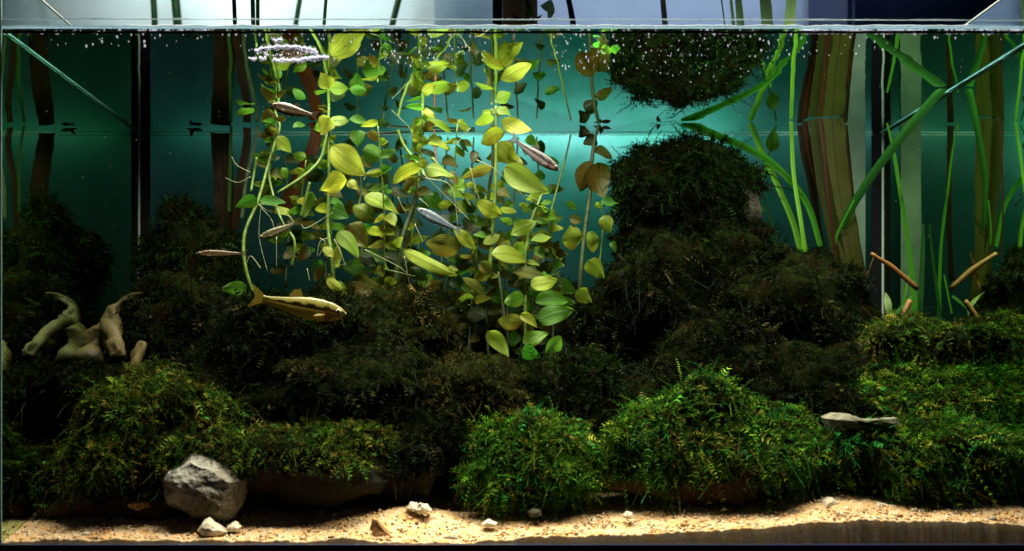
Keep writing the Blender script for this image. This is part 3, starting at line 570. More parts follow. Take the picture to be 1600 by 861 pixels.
# plant B: second stem with the big pale leaf
B = thing('stem_plant', 'stem plant with the big pale green leaf, second stem from the left', 'aquatic plant', P(520, 440, .26), GP)
stem(B, [(522, 450, .25), (518, 400, .25), (512, 350, .26), (514, 290, .265), (513, 230, .27), (513, 190, .275), (514, 168, .28)], 4.5, 3.2, 'stem')
stem(B, [(434, 302, .24), (475, 275, .25), (500, 250, .26), (508, 222, .265), (513, 200, .27)], 4.2, 3.5, 'stem')
stem(B, [(556, 350, .27), (564, 300, .28), (562, 270, .28)], 3, 2.4, 'stemd')
stem(B, [(470, 340, .27), (478, 310, .27), (484, 285, .27)], 4.0, 3, 'stem')
for a in [((514, 190), (547, 184), 16, 'ygreen', .27, 0, 45), ((515, 184), (503, 210), 28, 'pgold', .265, 0, 10), ((546, 187), (574, 186), 12, 'green', .27, 0, 40), ((519, 229), (571, 275), 44, 'pgold', .26, -.02, 5), ((566, 236), (606, 245), 30, 'green', .30, 0, 10), ((560, 203), (560, 231), 25, 'green', .30, 0, 0), ((542, 281), (492, 293), 30, 'gold', .24, 0, 30), ((543, 284), (557, 293), 15, 'gold', .25, 0, 10), ((570, 306), (630, 326), 24, 'ygreen', .27, 0, 50), ((552, 322), (588, 345), 28, 'gold', .27, 0, 20), ((545, 350), (578, 390), 38, 'olive', .25, 0, 0), ((528, 362), (565, 400), 26, 'ygreen', .24, 0, 25), ((566, 352), (592, 366), 10, 'grass', .26, 0, 20), ((614, 340), (596, 400), 36, 'dark', .26, 0, 10), ((612, 390), (634, 366), 14, 'ygreen', .25, 0, 10), ((576, 430), (528, 412), 22, 'dark', .24, 0, 20), ((550, 440), (602, 452), 34, 'olive', .24, 0, 10), ((511, 434), (546, 462), 17, 'gold', .21, 0, 15), ((528, 384), (524, 420), 13, 'gold', .22, 0, 0), ((506, 386), (522, 402), 14, 'gold', .23, 0, 20), ((518, 325), (548, 342), 26, 'green', .26, 0, 20), ((488, 300), (472, 342), 18, 'green', .27, 0, 10), ((540, 262), (560, 270), 16, 'dark', .28, 0, 40), ((495, 315), (470, 322), 16, 'dark', .28, 0, 20), ((515, 315), (540, 318), 14, 'green', .27, 0, 50), ((505, 415), (490, 440), 18, 'dark', .25, 0, 20), ((560, 400), (590, 415), 20, 'dark', .27, 0, 20), ((480, 385), (465, 410), 18, 'dark', .27, 0, 20), ((570, 290), (598, 300), 16, 'dark', .3, 0, 20)]:
    leaf(B, *a)
for q in [[(512, 372, .2), (500, 378, .2), (495, 402, .2)], [(522, 374, .2), (530, 390, .2), (541, 418, .2)], [(470, 350, .24), (480, 356, .24), (520, 332, .24)], [(570, 390, .24), (620, 415, .24), (640, 430, .24)], [(568, 282, .26), (576, 268, .26), (598, 262, .26)], [(480, 420, .22), (484, 440, .22)], [(622, 308, .25), (628, 322, .25), (636, 333, .25)]]: root(B, q, 1.0)
# plant C: tall stem at x 660
Cc = thing('stem_plant', 'stem plant with a dark leaning lower stem left of the centre', 'aquatic plant', P(617, 450, .26), GP)
stem(Cc, [(615, 470, .25), (617, 449, .25), (627, 378, .25), (646, 323, .26), (655, 290, .26)], 6, 5.0, 'stemd')
stem(Cc, [(653, 295, .26), (656, 262, .265), (658, 224, .27), (661, 190, .275), (660, 166, .28)], 4.5, 3.5, 'stem')
stem(Cc, [(622, 204, .36), (632, 228, .34), (650, 252, .32), (665, 275, .3)], 3.6, 3.6, 'stem')
stem(Cc, [(674, 246, .30), (700, 275, .29), (722, 300, .28), (735, 322, .27)], 3.6, 3.2, 'stem')
stem(Cc, [(565, 212, .395), (600, 208, .395), (660, 205, .395), (742, 204, .395)], 2.6, 2.2, 'stemd')
stem(Cc, [(683, 270, .30), (680, 235, .32), (679, 205, .34)], 3.2, 2.6, 'redwood')
for a in [((664, 191), (711, 195), 13, 'ygreen', .27, 0, 55), ((668, 219), (707, 233), 17, 'ygreen', .27, 0, 45), ((660, 184), (648, 208), 20, 'ygreen', .27, 0, 10), ((656, 208), (648, 228), 13, 'green', .27, 0, 10), ((659, 261), (602, 277), 24, 'gold', .25, 0, 40), ((666, 262), (715, 275), 20, 'pgold', .25, 0, 40), ((700, 268), (716, 288), 16, 'olive', .26, 0, 20), ((652, 283), (621, 293), 17, 'olive', .25, 0, 30), ((664, 303), (692, 328), 26, 'green', .28, 0, 20), ((720, 386), (661, 375), 38, 'olive', .24, 0, 15), ((708, 357), (751, 387), 20, 'gold', .24, 0, 30), ((630, 391), (722, 432), 22, 'ygreen', .23, 0, 30), ((722, 434), (769, 456), 14, 'olive', .22, 0, 40), ((712, 316), (730, 332), 20, 'ygreen', .28, 0, 20), ((700, 320), (722, 330), 16, 'dark', .27, 0, 20), ((725, 345), (750, 365), 22, 'dark', .26, 0, 0), ((740, 368), (765, 363), 10, 'green', .25, 0, 40), ((712, 402), (742, 412), 28, 'dark', .25, 0, 10), ((640, 420), (670, 440), 20, 'dark', .26, 0, 10), ((690, 440), (660, 452), 18, 'olive', .26, 0, 10), ((700, 300), (735, 306), 14, 'green', .3, 0, 50)]:
    leaf(Cc, *a)
for q in [[(648, 215, .27), (640, 200, .27), (612, 172, .27)], [(660, 270, .25), (700, 310, .25), (735, 345, .25)], [(665, 278, .24), (705, 292, .24), (716, 360, .24)], [(655, 310, .23), (670, 322, .23)], [(648, 350, .23), (662, 380, .23)], [(632, 400, .23), (640, 445, .23)], [(600, 420, .24), (650, 432, .24)], [(735, 262, .25), (742, 290, .25), (752, 320, .25)]]: root(Cc, q, .9)
# plant D: x 775 twin stems
D = thing('stem_plant', 'tallest stem plant with twin stems and large golden leaves at the centre', 'aquatic plant', P(768, 420, .26), GP)
stem(D, [(764, 440, .25), (767, 395, .25), (773, 315, .255), (775, 245, .26), (775, 200, .265), (775, 166, .27)], 4.6, 3.4, 'stem')
stem(D, [(762, 330, .27), (765, 290, .27), (770, 250, .27), (769, 200, .275), (768, 170, .28)], 4.0, 3, 'stemd')
for a in [((788, 205), (744, 224), 26, 'gold', .25, 0, 20), ((783, 188), (832, 214), 26, 'pgold', .25, 0, 15), ((780, 222), (806, 255), 36, 'ygreen', .27, 0, 0), ((792, 243), (818, 259), 20, 'gold', .265, 0, 10), ((772, 184), (738, 193), 17, 'ygreen', .265, 0, 40), ((788, 262), (862, 303), 38, 'pgold', .24, -.02, 10), ((768, 262), (714, 264), 18, 'olive', .26, 0, 50), ((743, 236), (739, 254), 14, 'dark', .27, 0, 0), ((824, 213), (838, 230), 14, 'green', .26, 0, 20), ((745, 318), (788, 338), 26, 'gold', .24, 0, 25), ((782, 328), (808, 330), 11, 'gold', .24, 0, 50), ((768, 397), (842, 390), 28, 'gold', .22, 0, 40), ((775, 168), (800, 178), 14, 'ygreen', .27, 0, 50), ((755, 380), (780, 362), 16, 'gold', .25, 0, 30), ((768, 350), (738, 345), 18, 'dark', .26, 0, 20), ((775, 300), (800, 305), 14, 'olive', .27, 0, 50), ((760, 420), (790, 435), 22, 'dark', .25, 0, 20), ((750, 410), (770, 430), 20, 'olive', .24, 0, 20)]:
    leaf(D, *a)
for q in [[(745, 250, .24), (770, 262, .24), (790, 280, .24)], [(795, 280, .24), (812, 300, .24), (830, 325, .24)], [(735, 140+60, .2), (722, 215, .2), (708, 232, .2)], [(820, 305, .24), (835, 310, .24), (846, 318, .24)]]: root(D, q, .9)
# plant E: lower right-centre stem down to the moss
E = thing('stem_plant', 'shorter stem plant whose lowest green leaves rest on the moss', 'aquatic plant', P(820, 545, .24), GP)
stem(E, [(822, 550, .23), (821, 490, .235), (821, 403, .24), (830, 345, .25), (840, 320, .26), (848, 300, .27)], 4, 2.6, 'stem')
stem(E, [(790, 520, .24), (785, 470, .24), (779, 425, .25)], 3.4, 3, 'stemd')
for a in [((798, 366), (840, 343), 24, 'ygreen', .24, 0, 20), ((830, 376), (862, 366), 13, 'ygreen', .23, 0, 45), ((836, 386), (850, 404), 18, 'green', .24, 0, 0), ((796, 423), (866, 419), 16, 'olive', .23, 0, 50), ((829, 447), (877, 432), 26, 'ygreen', .21, 0, 20), ((836, 472), (899, 460), 28, 'green', .22, 0, 25), ((841, 500), (899, 478), 32, 'green', .21, 0, 20), ((819, 464), (783, 472), 26, 'green', .22, 0, 15), ((816, 505), (773, 500), 28, 'olive', .22, 0, 20), ((814, 491), (843, 512), 17, 'gold', .205, 0, 20), ((762, 518), (796, 562), 26, 'ygreen', .20, 0, 0), ((817, 536), (862, 512), 24, 'green', .20, 0, 15), ((853, 552), (887, 524), 26, 'green', .195, 0, 10), ((816, 546), (850, 560), 24, 'grass', .19, 0, 10), ((785, 420), (800, 440), 16, 'dark', .25, 0, 10), ((805, 440), (830, 452), 16, 'dark', .24, 0, 30), ((860, 430), (880, 450), 20, 'dark', .25, 0, 20), ((800, 350), (780, 340), 12, 'green', .26, 0, 20), ((846, 322), (862, 310), 10, 'green', .27, 0, 30), ((850, 300), (866, 290), 12, 'green', .28, 0, 20), ((775, 450), (755, 462), 16, 'dark', .25, 0, 20), ((790, 545), (770, 530), 18, 'dark', .22, 0, 20), ((828, 330), (812, 318), 13, 'ygreen', .26, 0, 30)]:
    leaf(E, *a)
# many smaller leaves along the stems, one thicket
for (PL, pts, side_) in ((B, [(522, 440), (514, 290), (514, 175)], 1), (B, [(475, 400), (470, 330), (478, 250)], 1), (Cc, [(600, 440), (600, 330), (590, 190)], 1), (Cc, [(640, 400), (656, 262), (660, 172)], 1), (D, [(700, 420), (705, 330), (715, 190)], 1), (D, [(765, 430), (775, 300), (775, 175)], 1), (E, [(822, 540), (821, 420), (845, 300)], 1), (E, [(740, 470), (745, 380), (742, 290)], 1), (E, [(870, 470), (862, 380), (850, 330)], 1), (A, [(430, 330), (420, 260), (432, 190)], 1)):
    Yp = rng.uniform(.245, .30)
    q = smoothline([(a, b, 0) for a, b in pts], 12)
    stem(PL, [(a, b, Yp+.01) for a, b in pts], 2.2, 1.6, 'stem')
    for i in range(12):
        for sg in (1, -1):
            if rng.random() < .25: continue
            x, y = q[i][0], q[i][1]+rng.uniform(-5, 5); ln = rng.uniform(13, 30); a = rng.uniform(-.5, .45)
            leaf(PL, (x, y), (x+sg*ln*math.cos(a), y+ln*math.sin(a)), rng.uniform(8, 19), ('ygreen', 'gold', 'green', 'olive', 'ygreen', 'dark', 'green')[int(rng.integers(0, 7))], Yp, rng.uniform(-.03, .03), rng.uniform(-20, 60), seed=int(rng.integers(0, 99999)))
# plant F: column beside tower
Fp = thing('stem_plant', 'stem plant with heart shaped leaves beside the tall moss tower', 'aquatic plant', P(915, 480, .33), GP)
stem(Fp, [(905, 480, .32), (908, 420, .32), (914, 360, .33), (922, 300, .34), (925, 250, .35), (930, 215, .36), (936, 194, .365)], 5, 4, 'stemd')
stem(Fp, [(858, 340, .36), (872, 290, .37), (884, 245, .38), (892, 210, .385)], 2.4, 2, 'stem')
stem(Fp, [(930, 440, .27), (938, 400, .27), (942, 350, .27), (940, 316, .27)], 1.8, 1.4, 'stem')
for a in [((925, 252), (905, 300), 34, 'olive', .34, 0, 0), ((935, 254), (945, 315), 42, 'olive', .33, 0, 0), ((936, 372), (908, 380), 34, 'ygreen', .27, 0, 5), ((912, 371), (872, 373), 38, 'gold', .28, 0, 15), ((944, 336), (953, 362), 24, 'ygreen', .26, 0, 0), ((940, 319), (968, 314), 14, 'green', .26, 0, 40), ((938, 318), (930, 322), 11, 'ygreen', .26, 0, 10), ((918, 408), (946, 438), 28, 'ygreen', .26, 0, 5), ((904, 452), (925, 474), 26, 'gold', .25, 0, 5), ((884, 316), (902, 326), 11, 'green', .28, 0, 20), ((864, 333), (868, 356), 13, 'green', .28, 0, 0), ((890, 341), (910, 345), 15, 'olive', .28, 0, 20), ((930, 232), (958, 246), 15, 'olive', .36, 0, 30), ((915, 215), (935, 228), 22, 'dark', .37, 0, 20), ((915, 198), (905, 215), 20, 'dark', .37, 0, 20), ((880, 400), (865, 420), 18, 'dark', .30, 0, 20), ((955, 378), (962, 392), 10, 'green', .26, 0, 10)]:
    leaf(Fp, *a)
# floating duckweed-like leaf pair near surface
t = thing('floating_leaf', 'small bright green leaflets floating under the surface above the heart leaves', 'leaf', P(940, 72, .08))
for a in [((932, 66), (936, 74), 12, 'grass', .03, 0, 0), ((940, 76), (956, 80), 14, 'grass', .03, 0, 20), ((955, 80), (968, 74), 13, 'grass', .03, 0, 10)]: leaf(t, *a, curl=.0)
# dim background stems among the plants
t = thing('stem_plant', 'dim thin stems standing far back behind the golden leaves', 'aquatic plant', P(700, 430, .38), GP)
for i in range(9):
    x = 448+i*50+rng.uniform(-14, 14); stem(t, [(x, 450, .37), (x+rng.uniform(-8, 8), 330, .38), (x+rng.uniform(-14, 14), 214, .385)], 2.6, 2, 'stemd')
    for j in range(9):
        y = 225+j*24; s = 1 if j % 2 else -1; leaf(t, (x, y), (x+s*rng.uniform(18, 32), y+rng.uniform(-6, 12)), rng.uniform(12, 22), ('dark', 'green', 'dark', 'olive')[int(rng.integers(0, 4))], .375, 0, rng.uniform(0, 50), seed=i*40+j)
# ------------------------------------------------------------------ blades
def blade(parent, pts, w0, w1, m, name='blade', twist=0, zlim=True, edge=.12):
    """long ribbon leaf; pts (px,py,Y); widths in px at base and tip"""
    Q = smoothline([list(P(*q)) for q in pts], 26); V = []; UV = []; n = len(Q); rs = random.Random(int(pts[0][0]))
    T = np.gradient(Q, axis=0)
    for i in range(n):
        tq = i/(n-1); wob = 1+.12*mnoise.noise(Vector((tq*9, pts[0][0], 0)))+.05*mnoise.noise(Vector((tq*40, pts[0][0], 0))); wd = wob*S(w0+(w1-w0)*tq, pts[0][2])*.5; T_ = Vector(T[i]).normalized(); p = Vector(Q[i])
        view = (p-CAM).normalized(); s = T_.cross(view).normalized(); nn = s.cross(T_); a = math.radians(twist)+.15*math.sin(3*tq+rs.random())
        s, nn = s*math.cos(a)+nn*math.sin(a), nn*math.cos(a)-s*math.sin(a)
        for u in (-1, -.5, 0, .5, 1):
            q = p+s*wd*u+nn*wd*edge*(1-u*u)*2
            if zlim: q.z = min(q.z, WZ-.0012)
            q.x = min(max(q.x, XL+.003), XR-.003); q.y = min(q.y, YB-.004)
            V.append(q); UV.append((u, tq))
    F = [(i*5+k, i*5+k+1, (i+1)*5+k+1, (i+1)*5+k) for i in range(n-1) for k in range(4)]
    return obj(name, V, F, M[m], parent, loc=Vector(Q[0]), uv=UV)
GG = 'grass like plants on the right'
t = thing('grass_plant', 'bright green grass clump whose bent blade points to the moss tower', 'aquatic plant', P(1260, 415, .32), GG)
blade(t, [(1282, 385, .33), (1262, 320, .335), (1225, 272, .34), (1180, 238, .347), (1120, 212, .352), (1066, 191, .356)], 8, 13, 'grass')
blade(t, [(1100, 202, .354), (1082, 194, .355), (1050, 190, .357)], 12, 2, 'grass')
blade(t, [(1256, 415, .32), (1240, 350, .33), (1215, 290, .34), (1190, 235, .35), (1172, 192, .354)], 9, 9, 'grass')
blade(t, [(1262, 420, .30), (1252, 350, .31), (1240, 270, .33), (1236, 186, .345)], 7, 6, 'grass')
blade(t, [(1192, 330, .34), (1180, 300, .345), (1195, 270, .35), (1204, 245, .352)], 8, 3, 'grass')
blade(t, [(1222, 390, .34), (1190, 290, .35), (1205, 230, .355), (1213, 195, .36)], 3, 3, 'dgrass')
leaf(t, (1206, 237), (1212, 196), 20, 'green', .355, 0, 5)
t = thing('grass_plant', 'long dark green blade leaning right up to the water surface', 'aquatic plant', P(1300, 405, .33), GG)
blade(t, [(1298, 410, .33), (1320, 345, .31), (1362, 275, .27), (1420, 200, .23), (1474, 137, .197)], 12, 13, 'dgrass')
blade(t, [(1298, 408, .325), (1310, 362, .31), (1335, 312, .29)], 6, 2, 'grass')
t = thing('grass_plant', 'tall pair of bright green blades close to the right side glass', 'aquatic plant', P(1428, 520, .27), GG)
blade(t, [(1430, 530, .27), (1428, 470, .275), (1419, 380, .28), (1405, 290, .283), (1396, 235, .285), (1386, 192, .286)], 11, 3, 'grass', edge=.05)
blade(t, [(1436, 530, .262), (1440, 430, .27), (1444, 350, .275)], 9, 6, 'dgrass')
blade(t, [(1378, 515, .24), (1400, 490, .25), (1424, 462, .26)], 5, 5, 'grass')
blade(t, [(1408, 490, .275), (1414, 460, .275), (1420, 430, .275)], 5, 3, 'grass')
t = thing('brown_plant', 'broad fibrous olive brown blades rising beside the right corner seam', 'aquatic plant', P(1325, 490, .30), GG)
blade(t, [(1345, 500, .30), (1330, 400, .305), (1312, 300, .32), (1300, 183, .328)], 34, 36, 'brownblade', edge=.1)
blade(t, [(1320, 470, .31), (1306, 380, .315), (1286, 280, .325), (1274, 183, .333)], 20, 22, 'brownblade', edge=.1)
blade(t, [(1318, 440, .33), (1292, 340, .335), (1270, 260, .34), (1256, 184, .345)], 9, 9, 'redblade')
blade(t, [(1306, 400, .30), (1296, 320, .305), (1288, 240, .315), (1281, 183, .325)], 4, 5, 'redblade')
blade(t, [(1284, 400, .35), (1270, 300, .355), (1256, 240, .36), (1250, 194, .365)], 12, 9, 'darkblade')
blade(t, [(1330, 440, .35), (1330, 330, .355), (1318, 196, .365)], 12, 12, 'darkblade')
o = obj('broken_stick', *tube([P(1361, 396, .255), P(1398, 421, .255), P(1434, 452, .255)], [S(2.6, .25), S(4.4, .25), S(3.6, .25)], 8, 12, .3), M['stick'], None, loc=P(1434, 452, .255)); tag(o, 'orange brown broken stick slanting beside the right side glass', 'stick')
o = obj('broken_stick', *tube([P(1404, 515, .24), P(1410, 495, .24), P(1422, 470, .245)], [S(4.5, .25)]*3, 8, 12, .3), M['stick'], None, loc=P(1404, 515, .24)); tag(o, 'short brown stalk stub low at the foot of the right grass', 'stick')
leaf(thing('fallen_petal', 'small whitish upright leaf at the foot of the right corner seam', 'leaf', P(1388, 498, .27)), (1388, 498), (1386, 452), 10, 'lgrass', .27, 0, 10)
t = thing('root_tuft', 'yellow brown root tuft at the base of the brown blades', 'roots', P(1348, 450, .29))
for i in range(9): root(t, [(1346, 455, .29), (1350+i*1.2, 438-i*2, .29), (1356+i*1.5, 426-i*4, .285)], 1.0, 'stick')
# dark stems on the left
t = thing('dark_plant', 'wide dark brown upright blades behind the leftmost stem plant', 'aquatic plant', P(355, 400, .36))
blade(t, [(352, 420, .375), (350, 300, .38), (345, 207, .39)], 30, 32, 'darkblade')
blade(t, [(368, 360, .36), (372, 300, .36), (385, 230, .365), (386, 199, .37)], 12, 12, 'darkblade')
blade(t, [(378, 340, .35), (385, 280, .355), (398, 225, .36), (402, 196, .365)], 5, 5, 'stemd')
blade(t, [(358, 330, .35), (360, 250, .355), (361, 196, .365)], 5, 5, 'dgrass')
t = thing('dead_leaf', 'red brown dead strap leaf hanging behind the left stem plants', 'leaf', P(445, 320, .34))
blade(t, [(445, 325, .345), (462, 290, .345), (486, 240, .345), (494, 205, .35), (486, 190, .35)], 26, 14, 'redblade')
# ------------------------------------------------------------------ emergent stems above the water
t = thing('emergent_blades', 'pale green blades standing out of the water on the right', 'aquatic plant', P(1200, 100, .33))
for a in [([(1180, 180, .33), (1160, 60, .33), (1150, -40, .33)], 15, 9, 'lgrass'), ([(1158, 180, .32), (1148, 60, .32), (1138, -40, .32)], 7, 4, 'lgrass'), ([(1200, 180, .34), (1200, 60, .34), (1192, -40, .34)], 21, 16, 'lgrass'), ([(1225, 180, .33), (1232, 60, .33), (1240, -40, .33)], 21, 14, 'lgrass'), ([(1138, 180, .34), (1134, 60, .34), (1122, -40, .34)], 3, 2, 'lgrass')]:
    blade(t, *a, zlim=False)
o = blade(None, [(1050, 180, .36), (1041, 60, .36), (1032, -40, .36)], 10, 8, 'strip', 'plastic_strip', zlim=False); tag(o, 'thin pinkish white strip standing out of the water above the moss tower', 'strip')
o = blade(None, [(905, 180, .36), (897, 50, .36), (880, -40, .36)], 9, 9, 'navy', 'dark_strip', zlim=False); tag(o, 'dark navy strip leaning over the water right of the terracotta box', 'strip')
t = thing('reed_stems', 'dark green reed stems rising out of the water on the left', 'aquatic plant', P(390, 100, .33))
for (x0, x1, r) in ((372, 364, 3.2), (398, 394, 3.4), (402, 403, 3.0), (498, 512, 2.6)):
    V, F = tube([P(x0, 170, .33), P((x0+x1)/2, 60, .33), P(x1, -40, .33)], [S(r, .33)]*3, 8, 10); obj('stem', V, F, M['dgrass'], t)
t = thing('reed_stems', 'blurred green stems standing behind the tank at the left', 'plant', P(250, 0, .7))
for (x0, x1, r) in ((246, 236, 5), (284, 268, 7), (450, 480, 4), (595, 640, 5)):
    V, F = tube([P(x0, 120, .85), P((x0+x1)/2, 20, .85), P(x1, -60, .85)], [S(r, .8)]*3, 8, 10); obj('stem', V, F, M['dgrass'], t)
t = thing('planter_box', 'small terracotta and pink box with green leaves hung over the rear rim', 'planter', P(812, 60, .43))
obj('box_side', boxv(P(786, 0, .43).x, P(812, 0, .43).x, .43, .46, .38, .60), BOXF, M['terracotta'], t, smooth=False)
obj('box_back', boxv(P(812, 0, .43).x+.0005, P(840, 0, .43).x, .435, .465, .38, .60), BOXF, M['pinkwood'], t, smooth=False)
obj('box_post', boxv(P(770, 0, .43).x, P(785, 0, .43).x, .432, .46, .38, .60), BOXF, M['black'], t, smooth=False)
for a in [((822, 38), (830, 5), 14, 'green', .415, 0, 10), ((818, 36), (800, 22), 12, 'dark', .415, 0, 10), ((826, 38), (848, 22), 12, 'dark', .415, 0, 10), ((828, 20), (822, -4), 12, 'green', .415, 0, 0)]:
    A_ = P(a[0][0], a[0][1], a[4]); B_ = P(a[1][0], a[1][1], a[4]); 
    Q = [A_, A_.lerp(B_, .5)+Vector((S(a[2], .4)*.5, 0, 0)), B_, A_.lerp(B_, .5)-Vector((S(a[2], .4)*.5, 0, 0)), A_.lerp(B_, .5)+Vector((0, -.004, 0))]
    obj('leaf', Q, [(0, 1, 4), (1, 2, 4), (2, 3, 4), (3, 0, 4)], M[a[3]], t, uv=[(0, 0), (1, .5), (0, 1), (-1, .5), (0, .5)])
blade(t, [(852, 5, .42), (860, 18, .42), (858, 30, .42)], 22, 5, 'lgrass', 'leaf', zlim=False)
# ------------------------------------------------------------------ surface bubbles and foam
def bubbles(name, label, spots, seed):
    r = np.random.default_rng(seed); v, f = I1; VV = []; FF = []; k = 0
    for (x0, x1, y0, y1, n, rr) in spots:
        for _ in range(n):
            px = r.uniform(x0, x1); py = y0+(y1-y0)*r.random()**1.3; Y = 555/(VY-py)-1; rad = rr*(.4+r.random()**2*1.2)
            c = np.array(((px-VX)/PXM*(1+Y), max(Y, .003), WZ-rad*.75)); VV.append(v*rad*np.array([1, 1, .8])+c); FF.append(f+k*len(v)); k += 1
    o = obj(name, np.vstack(VV), np.vstack(FF), M['bubble'], None, kind='stuff'); tag(o, label, 'bubbles')
bubbles('surface_bubbles', 'tiny white air bubbles clinging under the water surface', [(960, 1170, 52, 120, 150, .00042), (600, 760, 52, 110, 110, .0006), (860, 960, 52, 110, 80, .0006), (1170, 1400, 50, 90, 60, .0006), (60, 330, 52, 75, 28, .0008), (350, 520, 52, 80, 50, .0007), (520, 720, 52, 100, 60, .0006), (20, 1600, 48, 54, 160, .0008), (1400, 1600, 50, 62, 14, .0008), (960, 1170, 60, 160, 40, .0004)], 5)
bubbles('waterline_bubbles', 'bright foam beads strung along the front waterline', [(1250, 1450, 44.5, 46, 150, .0019), (1480, 1600, 44.5, 46, 50, .0019), (220, 330, 44.5, 46, 45, .0015), (20, 1600, 44.5, 46, 60, .0012)], 6)
def foam():
    r = np.random.default_rng(3); v, f = I1; VV = []; FF = []; k = 0
    for (pts, n, rr) in (([(402, 78), (430, 73), (470, 74), (492, 82)], 190, .0016), ([(434, 93), (460, 94), (490, 90), (507, 89)], 160, .0016), ([(396, 91), (412, 91)], 22, .0016), ([(425, 62), (440, 62)], 14, .0015), ([(410, 80), (425, 86), (490, 80)], 40, .001)):
        q = smoothline([list(p) for p in pts], 60)
        for _ in range(n):
            a = q[r.integers(0, 60)]; px = a[0]+r.normal(0, 4.0); py = a[1]+r.normal(0, 1.0); Y = max(.004, 555/(VY-py)-1); rad = rr*(.35+r.random()*.8)
            c = np.array(((px-VX)/PXM*(1+Y), Y, WZ-rad*.6)); VV.append(v*rad+c); FF.append(f+k*len(v)); k += 1
    o = obj('foam_patch', np.vstack(VV), np.vstack(FF), M['foam'], None, kind='stuff'); tag(o, 'curved lilac white foam streaks under the surface above the left plants', 'foam')
foam()
v, f = I1; k = 420; Yv = rng.uniform(.01, .38, k); xx = rng.uniform(10, 1590, k); yy = rng.uniform(100, 560, k); VV = []
for a, b, y in zip(xx, yy, Yv):
    c_ = P(a, b, y); c_.z = min(c_.z, WZ-.003); VV.append(v*rng.uniform(.00018, .00045)+np.array(c_))
o = obj('drifting_specks', np.vstack(VV), np.vstack([f+i*len(v) for i in range(k)]), M['root'], None, kind='stuff'); tag(o, 'tiny pale specks of debris drifting through the tank water', 'debris')
# ------------------------------------------------------------------ fish
def fish(label, head, tail, Y, dY, hgt, back, stripe, belly, seed=0, red=0, dim=1):
    """head and tail in px; hgt = body height in px"""
    A = P(head[0], head[1], Y); B = P(tail[0], tail[1], Y+dY); ax = (B-A); L = ax.length; ax.normalize()
    lat = ax.cross(Vector((0, 0, 1))).normalized(); up = lat.cross(ax).normalized()
    if up.z < 0: up = -up
    H = S(hgt, Y)*.47; t = thing('fish', label, 'fish', A.lerp(B, .4), 'small slender fish swimming in the tank')
    prof = [(0, .06), (.02, .28), (.06, .52), (.14, .82), (.26, 1.0), (.38, 1.0), (.50, .86), (.62, .62), (.74, .42), (.82, .33), (.86, .34)]
    NS, NR = 40, 36; V = []; col = []; rs = np.random.default_rng(seed)
    for i in range(NS+1):
        u = .86*i/NS; h = np.interp(u, [p[0] for p in prof], [p[1] for p in prof])*H; wd = h*.48*(1 if u < .5 else 1-.6*(u-.5))
        yaw = .012*math.sin(u*5+seed)
        for k in range(NR):
            th = 2*PI*k/NR; cz = math.cos(th); sx = math.sin(th); zz = cz*h*(1.0 if cz > 0 else 1.08)
            q = A+ax*(u*L)+up*(zz-.08*H*math.sin(PI*u))+lat*(sx*wd+yaw*L*.4); V.append(q)
            e = cz; c = np.array(belly)
            if e > .34+.04*math.sin(u*40): c = np.array(back)
            elif e > -.10+.03*math.sin(u*33): c = np.array(stripe)
            if e > .75: c = np.array(back)*.6
            if e < -.75: c = np.array(belly)*1.1
            if .14 < u < .2 and red and e < .1: c = c*.5+np.array((.35, .04, .02))*.5
            if .19 < u < .205: c = c*.55
            col.append(np.clip(c*dim*(rs.uniform(.88, 1.12))*(1.1 if (i+k) % 2 else .95), 0, 1))
    F = [(i*NR+k, i*NR+(k+1) % NR, (i+1)*NR+(k+1) % NR, (i+1)*NR+k) for i in range(NS) for k in range(NR)]
    F.append(tuple(range(NR))); F.append(tuple(NS*NR+k for k in range(NR))[::-1])
    obj('body', V, F, M['fish'], t, loc=A.lerp(B, .4), col=np.array(col))
    def fin(name, pts, c):
        V = [A+ax*(a*L)+up*(b*H)+lat*(d*H) for a, b, d in pts]; n = len(V); V += [v+lat*.0003 for v in V]
        F = [tuple(range(n)), tuple(range(n, 2*n))[::-1]]+[(i, (i+1) % n, n+(i+1) % n, n+i) for i in range(n)]
        obj(name, V, F, M['fin'], t, loc=V[0], smooth=False, col=np.array([np.array(c)*dim]*len(V)))
    fc = tuple(np.array(belly)*.45+np.array(back)*.25)
    fin('tail_fin', [(.845, .30, 0), (.92, .75, 0), (1.0, 1.15, .05), (.965, .45, 0), (.945, .02, 0), (.965, -.45, 0), (1.0, -1.05, .05), (.92, -.7, 0), (.845, -.30, 0)], fc)
    fin('dorsal_fin', [(.46, .86, 0), (.50, 1.5, 0), (.56, 1.35, 0), (.60, .85, 0), (.60, .62, 0)], fc)
    fin('anal_fin', [(.56, -.72, 0), (.60, -1.2, 0), (.68, -.95, 0), (.72, -.42, 0)], fc)
    for s in (1, -1): fin('pectoral_fin', [(.19, -.35, s*.45), (.22, -.55, s*.75), (.30, -.75, s*.9), (.27, -.45, s*.6)], fc)
    fin('pelvic_fin', [(.42, -.9, 0), (.46, -1.35, .1), (.50, -.95, 0)], fc)
    for s in (1, -1):
        c = A+ax*(.075*L)+up*(.12*H)+lat*(s*H*.20); v, f = I2
        e = obj('eye', [Vector(q)*H*.26+c for q in v], f, M['iris'], t, loc=c)
        c2 = c+lat*(s*H*.13); obj('pupil', [Vector(q)*H*.18+c2 for q in v], f, M['eye'], e, loc=c2)
    return t
fish('golden olive fish with a dark side stripe facing right above the moss', (541, 491), (390, 462), .10, .01, 36, (.30, .27, .05), (.014, .010, .004), (.70, .50, .06), 1, red=1)
fish('silvery pink fish angled down right of the centre stems', (874, 266), (796, 213), .18, .01, 19, (.15, .14, .13), (.05, .045, .045), (.40, .34, .33), 2, red=1)
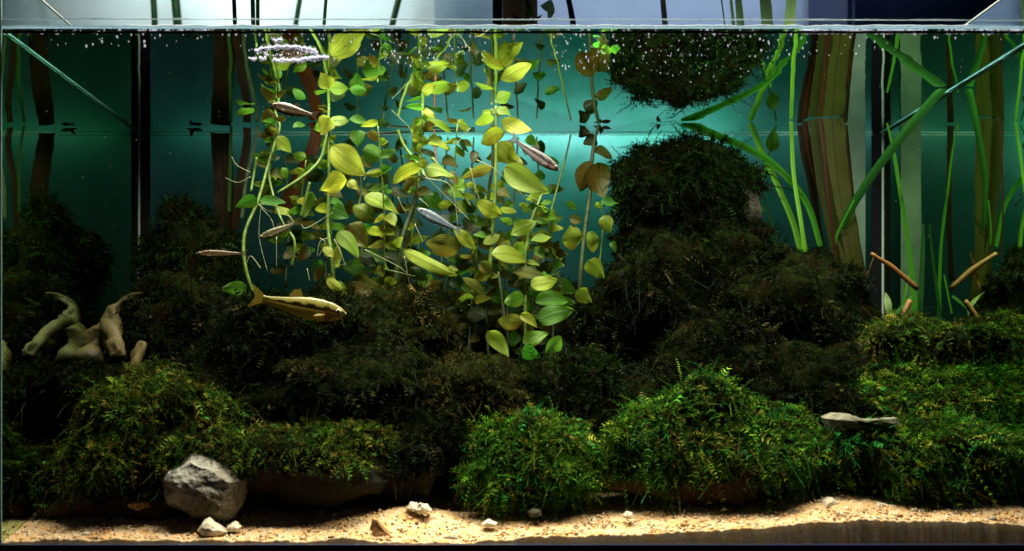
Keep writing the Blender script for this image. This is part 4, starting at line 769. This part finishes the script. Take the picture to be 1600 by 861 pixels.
fish('pale silver fish facing left beside the dark leaning stem', (652, 326), (722, 362), .20, .01, 17, (.16, .20, .22), (.12, .18, .26), (.36, .44, .50), 3)
fish('brownish fish facing left near the surface among the left stems', (424, 163), (498, 182), .17, .01, 19, (.06, .04, .02), (.03, .02, .012), (.12, .08, .04), 4)
fish('dim brown fish facing left in front of the left moss tower', (306, 396), (388, 396), .18, .01, 13, (.16, .10, .05), (.07, .04, .02), (.30, .20, .10), 5, dim=.8)
fish('dim olive fish facing left behind the leftmost stem plant roots', (404, 372), (470, 345), .22, .01, 14, (.16, .15, .07), (.08, .07, .03), (.26, .24, .12), 6, dim=.8)
t = thing('stem_plant', 'dim low stems with dark leaves crowding above the moss at the centre', 'aquatic plant', P(760, 560, .30), GP)
for i in range(10):
    x = 560+i*34+rng.uniform(-14, 14); stem(t, [(x, 560, .28), (x+rng.uniform(-8, 8), 470, .30), (x+rng.uniform(-14, 14), 370, .31)], 3, 2, 'stemd')
    for j in range(8):
        y = 375+j*22; sg = 1 if j % 2 else -1; leaf(t, (x, y), (x+sg*rng.uniform(20, 36), y+rng.uniform(-4, 14)), rng.uniform(16, 28), ('dark', 'green', 'dark', 'olive', 'dark')[int(rng.integers(0, 5))], .29, rng.uniform(-.02, .02), rng.uniform(0, 50), seed=i*40+j+900)
# small things touching the surface at the rear
for (px, py, Y, lb) in ((300, 200, .38, 'dark drifting plant scrap touching the surface left of the dark blades'), (940, 198, .37, 'dark drifting plant scrap at the surface left of the moss tower'), (1030, 190, .36, 'tiny dark scrap at the surface just left of the bent blade tip')):
    t = thing('plant_scrap', lb, 'debris', P(px, py, Y))
    for i in range(3): leaf(t, (px, py+2), (px+(-14, 15, -2)[i], py+(-4, 2, 12)[i]), 6, 'darkblade', Y, 0, 20, seed=i+px)
leaf(thing('drifting_leaf', 'small brown leaf at the surface in front of the left glass', 'leaf', P(100, 205, .36)), (112, 207), (92, 192), 12, 'redblade', .36, 0, 20)
print('moss tris', TRI, 'objects', len(bpy.data.objects))
